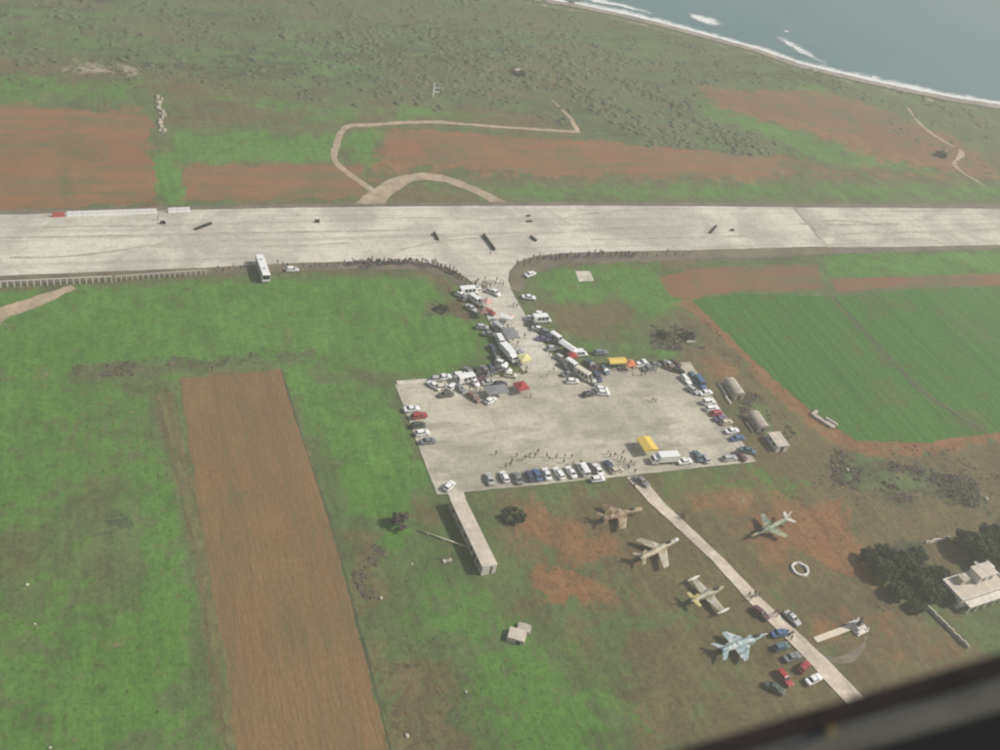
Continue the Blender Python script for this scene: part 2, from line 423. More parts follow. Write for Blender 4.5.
# between the runway and the apron
paint_land('lush', [(-164.3, 78.4), (-129.6, 77.0), (-80.0, 79.0), (-24.0, 79.1), (-13.1, 68.2), (-12.3, 41.8), (-20.1, 27.4), (-44.9, 27.4), (-74.9, 35.9), (-124.9, 37.8), (-160.8, 39.4)], 6, 0.95)
paint_land('lush', [(-75.3, 33.3), (-45.3, 24.9), (-46.3, -15.9), (-55.0, -36.9), (-63.9, -35.3), (-68.9, -15.8), (-71.5, 9.4)], 6, 0.95)
paint_land('lush', [(-160.8, 39.4), (-127.3, 36.5), (-104.7, 32.4), (-100.9, -28.8), (-103.0, -76.2), (-151.1, -70.9)], 10, 0.8)
paint_land('lush', [(19.0, 82.7), (64.0, 80.4), (64.0, 57.0), (35.9, 37.3), (11.6, 44.7), (9.5, 66.6)], 5, 0.7)
paint_land('lush', [(9.6, 39.8), (48.3, 33.6), (44.6, 26.4), (18.5, 29.0)], 4, 0.6)
paint_land('lush', [(134.6, 83.7), (232.6, 80.7), (215.9, 62.4), (126.7, 65.1)], 4, 0.9)
paint_land('lush', [(-70.0, -8.9), (-32.1, -40.9), (-19.7, -81.2), (-32.0, -98.5), (-69.2, -89.9), (-63.5, -52.2)], 12, 0.55)
paint_land('lush', [(-62.4, -72.2), (-17.6, -66.4), (-28.2, -99.4), (-67.4, -90.3)], 10, 0.85)
paint_land('lush', [(7.1, -24.1), (27.3, -19.6), (45.6, -20.8), (72.7, -30.3), (50.1, -34.4), (10.1, -29.9)], 5, 0.5)
paint_land('dry', [(-129.6, 17.0), (-113.9, 18.6), (-112.0, -26.9), (-120.6, -46.1), (-133.4, -23.1)], 9, 0.5, True)
paint_land('dry', [(-149.5, -3.2), (-129.6, -12.4), (-129.6, -57.9), (-146.0, -58.6)], 9, 0.42, True)
paint_land('dry', ribbon([(-106.2, 28.5), (-102.9, -4.0), (-101.2, -31.6), (-100.8, -59.5), (-101.0, -82.5)], 4.0), 1.5, 0.9, True)
paint_land('scrub', [(-124.5, -10.2), (-115.1, -8.5), (-114.6, -37.2), (-120.4, -41.2)], 6, 0.5, True)
paint_land('dry', [(-56.5, -14.4), (-47.3, -17.5), (-47.7, -32.1), (-56.5, -24.3)], 4, 0.6, True)
paint_land('dry', [(9.9, 58.2), (38.6, 58.9), (41.7, 42.1), (10.6, 42.2)], 5, 0.8, True)
paint_land('dry', [(11.9, 83.1), (57.4, 83.3), (81.2, 82.1), (78.5, 77.0), (24.4, 77.5)], 4, 0.8)
paint_land('dry', [(-29.0, 85.2), (-16.7, 81.0), (-12.2, 62.6), (-13.9, 47.0), (-16.9, 47.2), (-20.3, 68.6)], 3, 0.7, True)
paint_land('dry', [(53.0, 57.8), (64.8, 51.2), (66.4, 14.2), (66.5, -8.7), (87.0, -20.1), (138.2, -22.7), (100.3, -64.2), (42.7, -72.6), (40.3, -91.4), (61.1, -113.2), (-18.4, -101.7), (-40.4, -51.1), (-32.7, -28.2), (-15.4, -24.2), (44.8, -22.2), (41.8, 7.7)], 7, 0.95)
paint_land('dry', [(-44.5, -41.7), (-22.6, -42.6), (0.6, -70.1), (-16.4, -102.1), (-23.9, -80.3), (-35.3, -63.0)], 12, 0.55, True)
paint_land('soil', ribbon([(63.9, 58.2), (67.6, 35.5), (72.5, 6.3), (78.4, -14.6), (101.4, -20.4), (130.3, -18.0), (151.2, -17.5)], 8.5), 2.5, 0.95)
paint_land('soil', [(55.6, 40.8), (60.7, 29.8), (62.6, -3.8), (62.7, -14.6), (59.4, -3.4), (52.1, 20.6)], 5, 0.6)
paint_land('soil', [(-34.3, -25.3), (-16.7, -27.4), (-0.4, -40.1), (-15.4, -49.9), (-26.1, -45.0), (-31.0, -38.0)], 5, 0.7)
paint_land('soil', [(-32.1, -40.9), (-19.6, -47.7), (-15.4, -55.8), (-27.5, -55.0), (-30.0, -48.8)], 4, 0.75)
paint_land('soil', [(41.4, -33.1), (61.8, -36.3), (59.9, -57.1), (59.6, -69.8), (47.2, -66.3), (39.9, -50.3)], 5, 1.0)
paint_land('soil', [(30.2, -65.5), (59.0, -66.6), (62.6, -85.2), (34.0, -84.9)], 6, 0.7)
paint_land('soil', [(12.5, -24.9), (48.5, -26.6), (43.9, -44.2), (32.6, -61.7), (23.8, -37.4)], 6, 0.6)
paint_land('soil', [(1.8, -46.9), (31.8, -58.5), (20.8, -62.6), (1.2, -58.9)], 5, 0.25)
paint_land('soil', [(39.3, 37.0), (62.1, 32.3), (60.9, 17.2), (45.5, 21.3)], 4, 0.3)
paint_land('scrub', [(40.7, 47.6), (60.5, 43.1), (55.6, 30.3), (36.9, 32.1)], 3, 0.9)
paint_land('scrub', [(51.7, 13.5), (63.2, 8.8), (63.9, -12.7), (51.4, -11.0), (47.8, 0.2)], 3, 0.6)
paint_land('scrub', [(70.6, -15.7), (82.4, -21.5), (110.9, -36.0), (105.1, -46.9), (73.8, -38.1), (63.5, -28.9)], 5, 0.9)
paint_land('scrub', [(-126.0, 42.9), (-107.8, 41.9), (-62.9, 41.9), (-63.2, 37.4), (-95.7, 36.4), (-124.9, 36.2)], 3, 0.8)
paint_land('scrub', [(-127.2, 41.4), (-105.3, 42.5), (-101.8, 38.7), (-105.7, 35.8), (-125.4, 36.3)], 2, 1.0)
paint_land('scrub', [(-71.4, -28.0), (-61.4, -29.8), (-62.2, -47.0), (-70.6, -45.5)], 5, 0.75)
paint_land('scrub', [(-71.9, -60.7), (-55.1, -61.6), (-60.1, -92.0), (-73.6, -88.9)], 8, 0.7, True)
paint_land('scrub', [(58.6, -50.1), (75.9, -53.0), (62.9, -73.5), (49.7, -71.0)], 4, 0.8)
paint_land('scrub', [(-22.1, -65.6), (-1.2, -82.7), (-14.4, -94.0), (-29.9, -83.7)], 9, 0.35)
paint_land('dry', [(-100.7, 36.1), (-73.6, 35.8), (-74.0, 33.2), (-100.6, 31.9)], 2, 0.6, True)
paint_land('sand', ribbon([(18.2, 117.3), (6.2, 121.8), (-5.9, 119.1), (-20.1, 120.8), (-30.1, 121.0), (-41.5, 119.8)], 3.0), 2, 0.7)
paint_land('dry', ribbon([(-149.8, 78.4), (-119.1, 79.4), (-91.4, 80.8), (-61.8, 81.3), (-30.5, 79.5)], 3.0), 1.5, 0.6)
paint_land('dry', [(-39.1, -39.7), (-20.9, -38.2), (-8.4, -57.1), (-23.2, -68.0), (-36.5, -60.1)], 9, 0.5, True)
paint_land('dry', [(-22.4, -54.5), (15.8, -61.6), (7.7, -84.6), (-13.4, -96.4), (-23.6, -89.7)], 12, 0.7, True)
paint_land('dry', [(-69.4, -62.4), (-54.8, -64.2), (-61.0, -91.8), (-73.6, -88.9)], 7, 0.8, True)
paint_land('dry', [(-70.8, -25.1), (-60.7, -26.8), (-62.5, -48.3), (-70.9, -46.8)], 4, 0.6, True)
paint_land('dry', ribbon([(-60.6, -64.2), (-62.7, -72.1), (-67.4, -90.3)], 1.2), 0.6, 0.9, True)
paint_land('lush', [(-60.1, -38.9), (-50.5, -37.7), (-42.2, -56.3), (-26.5, -64.7), (-21.7, -85.5), (-32.0, -98.5), (-62.0, -91.6), (-59.1, -68.1), (-65.3, -59.5)], 12, 0.56)
paint_land('dry', [(-28.1, 63.7), (-13.0, 59.9), (-15.1, 53.2), (-29.0, 54.4)], 3, 0.7, True)
paint_land('soil', [(-32.1, -40.9), (-19.0, -46.3), (-14.2, -56.0), (-27.7, -55.5), (-30.5, -50.1)], 3, 0.95)
paint_land('soil', [(-32.2, -26.6), (-17.9, -30.6), (-6.1, -40.7), (-14.8, -48.5), (-25.6, -43.9)], 4, 0.6)
paint_land('dry', [(27.5, -60.8), (50.3, -61.9), (64.6, -82.7), (73.5, -90.2), (53.0, -96.7), (30.8, -89.4), (26.7, -71.0)], 4, 1.0, True)
paint_land('soil', [(43.8, -66.9), (51.7, -68.3), (63.6, -83.9), (56.7, -92.2), (32.4, -87.2), (34.1, -76.7)], 8, 0.42)
paint_land('soil', [(30.4, -67.9), (42.7, -68.5), (39.6, -77.8), (30.7, -80.1), (28.7, -75.6)], 3, 0.5)
erase_land('lush', ribbon([(-144.9, 80.0), (-91.3, 81.9), (-23.7, 80.2)], 6.0), 2, 0.6)

m, nt, b = new_mat('land_cover'); t = NT(nt)
aA = t.node('ShaderNodeAttribute', attribute_name='cover_a'); aB = t.node('ShaderNodeAttribute', attribute_name='cover_b')
sA = t.node('ShaderNodeSeparateColor'); sB = t.node('ShaderNodeSeparateColor')
nt.links.new(aA.outputs['Color'], sA.inputs[0]); nt.links.new(aB.outputs['Color'], sB.inputs[0])
n_big = t.noise(0.022, 5, None, 0.62, 0.7); n_mid = t.noise(0.12, 5, None, 0.68, 0.6)
n_fin = t.noise(0.75, 6, None, 0.75); n_dot = t.noise(2.6, 3, None, 0.7)
n_str = t.noise(1.0, 5, t.coord((0.028, 0.12, 1)), 0.7, 0.5); n_str2 = t.noise(1.0, 4, t.coord((0.010, 0.030, 1), (0, 0, 0.1)), 0.6, 0.6)
def mask(v, amt=1.0, lo=0.38, hi=0.66):
    q = t.math('MULTIPLY_ADD', t.math('SUBTRACT', n_mid, 0.5), 2.3, v)
    q = t.math('MULTIPLY_ADD', t.math('SUBTRACT', n_fin, 0.5), 1.2, q)
    return t.math('MULTIPLY', t.ramp(q, lo, hi), amt)
c = t.mix(t.ramp(n_big, 0.3, 0.7), (0.098, 0.140, 0.052), (0.122, 0.158, 0.062))
c = t.mix(t.math('MULTIPLY', t.ramp(n_mid, 0.5, 0.75), 0.5), c, (0.165, 0.135, 0.080))
c = t.mix(mask(sB.outputs[0], 0.9, 0.22, 0.55), c, t.mix(t.ramp(n_mid, 0.3, 0.7), (0.168, 0.126, 0.067), (0.136, 0.114, 0.054)))
lush = t.mix(t.ramp(n_big, 0.3, 0.7), (0.082, 0.205, 0.036), (0.102, 0.225, 0.050))
lush = t.mix(t.math('MULTIPLY', t.ramp(n_mid, 0.46, 0.74), 0.55), lush, (0.112, 0.150, 0.048))
c = t.mix(mask(sA.outputs[1], 0.92), c, lush)
c = t.mix(mask(sA.outputs[0], 0.9), c, t.mix(t.ramp(n_mid, 0.3, 0.7), (0.275, 0.115, 0.056), (0.245, 0.138, 0.068)))
c = t.mix(mask(sA.outputs[2], 0.85), c, t.mix(t.ramp(n_str2, 0.40, 0.60), t.mix(t.ramp(n_str, 0.42, 0.58), (0.066, 0.070, 0.044), (0.104, 0.165, 0.058)), t.mix(t.ramp(n_str, 0.40, 0.60), (0.150, 0.125, 0.072), (0.108, 0.140, 0.060))))
c = t.mix(mask(sB.outputs[1], 0.9), c, (0.40, 0.345, 0.26))
n_b1 = t.noise(0.33, 5, t.coord((1, 1, 1), (0, 0, 0.6)), 0.7, 0.8); n_b2 = t.noise(0.07, 6, t.coord((1, 1, 1), (0, 0, 1.1)), 0.72, 1.0)
c = t.mix(t.math('MULTIPLY', t.ramp(n_b1, 0.52, 0.74), 0.42), c, (0.125, 0.098, 0.058))
c = t.mix(t.math('MULTIPLY', t.ramp(n_b2, 0.54, 0.70), 0.45), c, (0.118, 0.102, 0.058))
c = t.mix(t.math('MULTIPLY', t.ramp(n_b1, 0.46, 0.28), 0.28), c, (0.10, 0.175, 0.045))
n_row = t.noise(1.0, 4, t.coord((0.55, 0.05, 1), (0, 0, R(6))), 0.65); n_gr = t.noise(1.7, 5, t.coord((1, 1, 1), (0, 0, 0.9)), 0.75)
c = t.mix(t.math('MULTIPLY', t.ramp(n_fin, 0.50, 0.70), 0.40), c, (0.062, 0.066, 0.036))
c = t.grain(c, ((n_fin, 1.10, 0.90), (n_gr, 0.90, 1.10), (n_row, 0.92, 1.08), (n_b1, 1.08, 0.93), (n_b2, 1.10, 0.90)))
c = t.mix(t.math('MULTIPLY', t.ramp(n_dot, 0.60, 0.78), 0.35), c, (0.24, 0.215, 0.145))
nt.links.new(c, b.inputs['Base Color']); b.inputs['Roughness'].default_value = 0.95
b.inputs['Specular IOR Level'].default_value = 0.15
nt.links.new(t.bump(t.math('ADD', n_fin, n_mid), 0.8, 0.35), b.inputs['Normal'])
land_m = m

nx, ny = len(xs), len(ys)
ii, jj = np.meshgrid(np.arange(nx - 1), np.arange(ny - 1))
q = (jj * nx + ii).ravel()
gm = raw_mesh('ground', np.stack([X, Y, Z], 1), np.stack([q, q + 1, q + 1 + nx, q + nx], 1), [land_m])
for nm, chs in (('cover_a', ('soil', 'lush', 'scrub')), ('cover_b', ('dry', 'sand', None))):
    at = gm.color_attributes.new(nm, 'FLOAT_COLOR', 'POINT')
    arr = np.ones((len(X), 4), np.float32)
    for k, cn in enumerate(chs): arr[:, k] = CH[cn] if cn else 0
    at.data.foreach_set('color', arr.ravel())
gm.shade_smooth()
tag(add('ground', gm), kind='structure')

# ---------------------------------------------------------------- sea and surf
m, nt, b = new_mat('sea_water'); t = NT(nt)
w1 = t.noise(0.09, 5, t.coord((1, 2.2, 1), (0, 0, R(28))), 0.65); w2 = t.noise(0.6, 4, t.coord((1, 2, 1), (0, 0, R(28))), 0.7)
nt.links.new(t.mix(t.ramp(t.noise(0.006, 3), 0.3, 0.7), (0.052, 0.155, 0.175), (0.070, 0.180, 0.196)), b.inputs['Base Color'])
b.inputs['Roughness'].default_value = 0.28; b.inputs['IOR'].default_value = 1.33
nt.links.new(t.bump(t.math('MULTIPLY_ADD', w2, 0.3, w1), 0.7, 1.2), b.inputs['Normal'])
sea_m = m
me = bpy.data.meshes.new('sea')
sx = np.concatenate([[-4000, -1500, -500], np.arange(-100, 900, 100), [1500, 4000]]); sy = np.array([-300, 100, 200, 300, 400, 600, 1000, 2000, 5000.])
v = [(float(x), float(y), -1.05) for y in sy for x in sx]
me.from_pydata(v, [], [(j * len(sx) + i, j * len(sx) + i + 1, (j + 1) * len(sx) + i + 1, (j + 1) * len(sx) + i) for j in range(len(sy) - 1) for i in range(len(sx) - 1)])
me.materials.append(sea_m); tag(add('sea', me), kind='structure')

m, nt, b = new_mat('surf_foam'); t = NT(nt)
b.inputs['Base Color'].default_value = (0.78, 0.79, 0.78, 1); b.inputs['Roughness'].default_value = 0.8
aF = t.node('ShaderNodeAttribute', attribute_name='froth')
fn = t.math('MULTIPLY_ADD', t.math('SUBTRACT', t.noise(0.16, 6, t.coord((1, 1.6, 1), (0, 0, R(28))), 0.78, 0.9), 0.5), 2.6, aF.outputs['Fac'])
nt.links.new(t.ramp(fn, 0.20, 1.05), b.inputs['Alpha'])
foam_m = m
def foam(pts, w_land, w_sea, peak, z=-0.9):
    """band of froth: dense at the peak, thinning out to both sides"""
    P = []
    L = [Vector((*p, 0)) for p in pts]
    for i in range(len(L) - 1):
        k = max(1, int((L[i + 1] - L[i]).length / 3))
        P += [L[i].lerp(L[i + 1], j / k) for j in range(k)]
    P.append(L[-1])
    prof = [(-w_land, 0.0), (-w_land * 0.35, peak * 0.8), (0.0, peak), (w_sea * 0.35, peak * 0.65), (w_sea * 0.7, 0.35 * peak), (w_sea, 0.0)]
    v, f, at = [], [], []
    for i, p in enumerate(P):
        d = (P[min(i + 1, len(P) - 1)] - P[max(i - 1, 0)]).normalized(); n = Vector((-d.y, d.x, 0))
        if n.y < 0: n = -n
        g = 0.75 + 0.35 * wob(p.x, p.y, 0.06, w_sea); e = min(1, 3 * i / len(P), 3 * (len(P) - 1 - i) / len(P)) if len(P) < 40 else 1
        for o, a in prof:
            v.append(tuple(p + n * o * g + Vector((0, 0, z + 0.12 * a)))); at.append(a * e)
    k = len(prof)
    for i in range(len(P) - 1):
        for j in range(k - 1): f.append((i * k + j, i * k + j + 1, (i + 1) * k + j + 1, (i + 1) * k + j))
    me = bpy.data.meshes.new('foam'); me.from_pydata(v, [], f); me.materials.append(foam_m)
    a = me.attributes.new('froth', 'FLOAT', 'POINT'); a.data.foreach_set('value', at)
    o = add('foam', me); tag(o, kind='stuff'); return o
tag(foam([(x + 1.5, y + 2.0) for x, y in COAST[3:17]], 3.0, 12.0, 1.2), 'white line of surf breaking along the whole beach', 'surf')
tag(foam([(208.9, 344.0), (213.6, 339.9), (218.3, 335.9), (222.0, 330.1), (226.2, 323.0)], 9, 13, 1.3), 'broad white breaker curling off the beach by itself', 'surf')
tag(foam([(255.0, 322.4), (259.0, 310.6), (260.9, 295.9), (263.8, 283.3), (270.5, 272.7)], 8, 8, 0.95), 'thin breaker trailing foam along the middle of the beach', 'surf')
tag(foam([(136.5, 363.8), (152.9, 357.1), (169.3, 350.2), (182.3, 342.8), (190.3, 336.2)], 6, 14, 1.1), 'streaky foam where the surf meets the top of the beach', 'surf')
tag(foam([(267.7, 325.8), (269.7, 324.5), (272.4, 324.1)], 2, 3, 1.5), 'small white fleck of a wave cresting off the beach', 'surf')

# ---------------------------------------------------------------- fields, runway, apron, roads (sheets a few cm apart)
FZ = 0.012
sheet('ploughed_field', [(-101.0, 33.2), (-88.3, 33.5), (-74.8, 34.6), (-72.5, -21.7), (-73.0, -90.0), (-99.9, -83.7), (-100.9, -28.8)], FZ, plough_m, 0.45, 0.40, 0.6)
sheet('ploughed_field', [(-177.4, 193.7), (-129.6, 193.3), (-100.3, 188.3), (-100.6, 161.1), (-100.5, 127.3), (-120.9, 122.5), (-146.4, 119.9), (-170.4, 118.7)], FZ, redsoil_m, 0.9, 1.6)
sheet('ploughed_field', [(-90.2, 148.7), (-64.1, 150.5), (-38.1, 151.6), (-33.6, 141.0), (-29.6, 129.4), (-54.1, 126.1), (-91.5, 125.9)], FZ, redsoil_m, 0.9, 1.5)
sheet('ploughed_field', [(-10.9, 176.8), (7.7, 182.0), (44.3, 174.3), (80.6, 173.7), (125.4, 165.6), (164.4, 159.8), (149.1, 143.3), (108.7, 143.1), (68.8, 146.2), (49.3, 141.2), (15.1, 150.7), (-18.1, 153.4)], FZ, redsoil_m, 0.9, 1.9)
sheet('ploughed_field', [(161.2, 231.1), (180.0, 225.5), (220.1, 231.9), (239.6, 227.2), (265.5, 206.3), (275.5, 174.4), (273.5, 149.7), (241.7, 159.2), (219.3, 185.3), (193.4, 199.3), (164.5, 213.1)], FZ, redstrip_m, 0.9, 2.2)
sheet('ploughed_field', [(59.5, 71.2), (77.8, 75.8), (102.9, 75.7), (127.1, 75.1), (121.3, 60.4), (105.8, 59.5), (84.0, 61.0), (66.5, 58.0), (58.2, 59.2)], FZ, redstrip_m, 0.6, 0.8)
sheet('ploughed_field', [(126.7, 65.8), (158.7, 65.2), (239.3, 64.6), (231.5, 56.5), (181.5, 57.7), (144.3, 58.2), (124.3, 56.4)], FZ, redstrip_m, 0.6, 0.6)
sheet('crop_field', [(64.8, 57.0), (85.2, 59.7), (119.4, 55.5), (119.1, 3.3), (127.8, -18.6), (102.3, -19.2), (81.9, -15.1), (74.9, 0.0), (68.9, 28.0)], FZ, crop_m, 0.6, 0.5)
sheet('crop_field', [(120.6, 54.8), (166.8, 57.3), (234.5, 54.2), (166.5, -17.1), (138.2, -18.2), (129.6, -18.8), (120.9, 4.1)], FZ, crop_m, 0.6, 0.4)
sheet('dirt_track', ribbon([(-34.8, 162.7), (-27.1, 181.4), (-16.4, 184.5), (9.5, 188.4), (39.1, 185.1), (73.2, 181.8)], [2.2, 2.6, 3.0, 2.6, 2.2, 2.4]), 0.05, track_m, 1.5, 0.4)
sheet('dirt_track', ribbon([(73.3, 180.9), (75.4, 195.5), (73.8, 213.7)], [2.4, 1.8, 1.2]), 0.055, track_m, 1.5, 0.4)
sheet('dirt_track', ribbon([(-34.8, 164.3), (-36.3, 153.2), (-31.8, 141.0), (-27.5, 132.2)], 2.6), 0.06, track_m, 1.5, 0.3)
sheet('dirt_track', ribbon([(-31.8, 119.6), (-22.8, 132.2), (-11.2, 141.1), (0.4, 141.1), (11.3, 132.0), (19.8, 118.7)], [10, 7, 5.5, 5, 4.5, 7]), 0.065, track_m, 1.5, 0.5)
sheet('dirt_track', ribbon([(-150.0, 60.7), (-144.3, 65.6), (-135.9, 70.6), (-125.7, 77.3)], [6, 6, 4.5, 2.5]), 0.05, track_m, 1.2, 0.5)
sheet('dirt_track', ribbon([(279.4, 217.7), (272.0, 196.2), (272.6, 178.6), (274.7, 168.0), (258.2, 153.5), (260.1, 134.2)], [1.6, 2, 2.4, 2.4, 2, 1.6]), 0.05, track_m, 1.5, 0.5)
sheet('beach', ribbon([(x - 2.5, y - 4) for x, y in COAST[3:17]], 6.0), 0.07, beach_m, 2.0, 0.8)

sheet('shoulder', [(-174.7, 87.8), (-145.2, 87.1), (-90.7, 87.9), (-60.4, 89.1), (-28.1, 88.7), (-15.1, 84.5), (-10.8, 76.0), (-9.2, 67.9), (-11.8, 68.1), (-15.6, 75.7), (-23.7, 80.2), (-52.4, 81.8), (-91.4, 81.3), (-144.9, 79.5), (-173.6, 78.0)], 0.075, shoulder_m, 1.2, 0.6)
sheet('shoulder', [(8.7, 83.2), (21.3, 88.9), (45.1, 91.1), (85.0, 89.3), (156.7, 88.4), (266.9, 87.1), (261.6, 81.7), (152.2, 82.1), (106.0, 80.9), (76.5, 81.0), (25.8, 81.1), (10.6, 73.5), (5.8, 65.8), (3.5, 67.0), (5.2, 76.2)], 0.075, shoulder_m, 1.2, 0.7)
sheet('shoulder', [(-178.3, 120.0), (-146.4, 120.5), (-54.7, 122.7), (42.1, 122.7), (173.3, 119.2), (296.5, 117.2), (291.3, 111.9), (40.4, 118.3), (-146.3, 115.7), (-177.6, 114.3)], 0.072, shoulder_m, 1.5, 0.6)
sheet('runway', [(-180.4, 116.3), (-146.3, 117.5), (-103.1, 119.0), (-55.1, 120.1), (-9.3, 120.3), (40.9, 119.8), (100.4, 118.4), (142.7, 116.8), (139.8, 87.3), (83.9, 87.3), (51.6, 87.8), (30.3, 87.8), (18.5, 86.2), (10.8, 83.1), (6.0, 77.4), (3.6, 71.6), (-8.1, 71.2), (-10.6, 76.6), (-14.1, 80.9), (-20.9, 84.2), (-35.4, 86.1), (-60.9, 86.3), (-91.0, 85.1), (-145.0, 84.0), (-176.4, 82.5)], 0.10, runway_m, 2.0, 0.12)
sheet('runway_extension', [(143.0, 116.6), (196.6, 115.3), (297.8, 112.2), (269.8, 84.2), (174.1, 85.5), (139.8, 86.6)], 0.09, ext_m, 2.0, 0.12)
sheet('taxiway', [(-7.4, 73.5), (4.0, 72.8), (3.1, 67.1), (2.9, 58.7), (3.4, 49.6), (3.9, 36.8), (5.4, 24.2), (-7.0, 23.7), (-8.7, 35.6), (-9.5, 46.6), (-9.3, 61.3)], 0.115, runway_m, 1.5, 0.15)
sheet('apron', [(-45.6, 24.9), (-32.5, 25.4), (-6.4, 25.5), (6.0, 25.5), (30.1, 24.9), (47.4, 25.1), (46.0, 1.8), (45.3, -19.1), (27.7, -18.9), (-2.0, -18.7), (-24.0, -18.3), (-45.6, -17.7), (-45.6, 3.3)], 0.13, apron_m, 1.5, 0.12)
sheet('kerb_strip', [(-45.0, 25.9), (-34.7, 25.9), (-34.9, 24.1), (-44.9, 24.0)], 0.28, walk_m, 0.8, 0.03, thick=0.3)
sheet('access_road', [(5.4, -19.1), (9.6, -19.3), (11.5, -29.4), (15.1, -40.0), (18.5, -50.5), (21.6, -62.7), (24.8, -72.3), (27.8, -81.2), (30.1, -90.3), (33.0, -101.0), (27.7, -101.0), (24.7, -88.9), (23.0, -80.2), (20.4, -71.5), (17.6, -62.0), (14.9, -49.8), (11.4, -39.4), (7.5, -28.8)], 0.145, road_m, 1.5, 0.12)
lay_m = concrete('lay_by_gravel', (0.20, 0.165, 0.115), 0.3, (0.2, 0.2, 1), 0.3, (0.15, 0.125, 0.085))
sheet('lay_by', ribbon([(27.1, -79.7), (29.7, -81.6), (34.4, -81.2), (39.0, -79.3), (41.3, -77.0)], [1.4, 1.8, 1.6, 1.2, 1.0]), 0.06, lay_m, 0.7, 0.35)
sheet('concrete_pad', [(29.6, 76.6), (35.0, 76.3), (34.0, 70.3), (28.4, 70.1)], 0.06, walk_m, 0.8, 0.1)
sheet('walkway', [(-42.9, -17.5), (-38.9, -17.6), (-38.9, -20.1), (-42.7, -20.2)], 0.15, walk_m, 0.8, 0.05)

mark_m = concrete('old_tyre_marks', (0.40, 0.37, 0.31), 0.5, (0.1, 0.3, 1), 0.2, (0.52, 0.48, 0.40))
for k, (p, w_) in enumerate((([(-142.8, 93.2), (-129.6, 93.1), (-115.9, 95.2), (-104.4, 98.1), (-89.6, 99.2), (-77.4, 100.5)], 0.9), ([(-104.4, 97.5), (-83.9, 96.6), (-59.2, 96.2), (-42.8, 97.3)], 0.7), ([(-140.6, 109.2), (-124.0, 109.8), (-103.7, 109.8), (-76.1, 110.2)], 0.8), ([(-19.4, 96.3), (-4.1, 100.2), (18.4, 101.4)], 0.5),
                             ([(-27.2, 92.3), (-12.3, 96.7), (2.6, 98.7)], 0.8), ([(94.9, 116.5), (72.8, 116.2), (46.4, 113.1), (37.5, 109.0), (47.2, 105.3), (66.4, 102.6)], 0.5), ([(-46.6, 111.3), (-22.1, 112.6), (2.9, 111.3)], 0.6), ([(138.4, 104.0), (161.7, 102.6), (187.1, 102.6)], 1.6), ([(152.3, 96.0), (192.5, 96.2), (235.6, 96.3)], 0.9), ([(144.1, 116.8), (143.2, 105.4), (140.5, 87.7)], 1.2),
                             ([(145.1, 105.4), (159.0, 105.8), (172.6, 103.8)], 1.2), ([(2.2, 97.4), (33.5, 100.9), (66.8, 103.2)], 0.5), ([(-145.8, 104.2), (-112.7, 104.2), (-70.6, 104.5), (-24.3, 104.2)], 0.7), ([(43.2, 95.8), (79.9, 95.8), (114.9, 95.9)], 0.6))):
    sheet('tyre_mark', ribbon(p, w_), 0.118 + 0.003 * k, mark_m, 1.0, 0.25)

olive_m = concrete('worn_field_edge', (0.150, 0.140, 0.056), 0.7, (0.8, 0.15, 1), 0.3, (0.085, 0.135, 0.034))
sheet('farm_track', ribbon([(-106.2, 28.5), (-104.7, 10.1), (-103.0, -7.2), (-101.2, -31.6), (-100.8, -59.5), (-101.0, -82.5)], [0.8, 1.5, 1.8, 1.8, 2.0, 2.0]), 0.02, olive_m, 0.45, 0.65)
boundary_m = concrete('boundary_weeds_and_furrow_shade', (0.075, 0.085, 0.038), 0.4, (0.3, 0.3, 1), 0.2, (0.11, 0.085, 0.045))
sheet('field_boundary', ribbon([(121.0, 57.9), (120.5, 43.3), (120.1, 25.1), (119.8, 4.3), (124.1, -8.9), (128.9, -18.8)], 1.1), 0.03, boundary_m, 0.6, 0.25)
sheet('field_boundary', ribbon([(-74.8, 34.6), (-74.0, 9.7), (-72.5, -21.7), (-72.3, -45.1), (-72.3, -67.8), (-72.6, -90.1)], 0.5), 0.025, boundary_m, 0.6, 0.2)  # furrow shadow along the ploughed edge, painted as a dark strip

# ---------------------------------------------------------------- foliage builders
def leaf_cloud(cent, rad, K, size, flat=0.7, shell=0.35):
    """K small leaf faces spread through each clump; returns verts, quads"""
    cent = np.asarray(cent, float); n = len(cent); rad = np.asarray(rad, float)
    N = n * K
    d = rng.normal(size=(N, 3)); d /= np.linalg.norm(d, axis=1)[:, None]
    r = (shell + (1 - shell) * rng.random(N)) ** 0.6
    rr = np.repeat(rad, K)
    p = d * (r * rr)[:, None]; p[:, 2] = np.abs(p[:, 2]) * flat if flat > 0 else p[:, 2] * -flat
    p += np.repeat(cent, K, 0)
    a = rng.normal(size=(N, 3)) * (1, 1, 0.5); a /= np.linalg.norm(a, axis=1)[:, None]
    b2 = np.cross(a, rng.normal(size=(N, 3)) * (0.6, 0.6, 1)); b2 /= np.linalg.norm(b2, axis=1)[:, None] + 1e-9
    s_ = (size if np.isscalar(size) else np.repeat(size, K)) * (0.6 + 0.8 * rng.random(N))
    a *= s_[:, None]; b2 *= (s_ * 0.6)[:, None]
    v = np.stack([p - a - b2, p + a - b2 * 0.4, p + a * 0.7 + b2, p - a * 0.6 + b2], 1).reshape(-1, 3)
    return v, np.arange(4 * N).reshape(-1, 4)

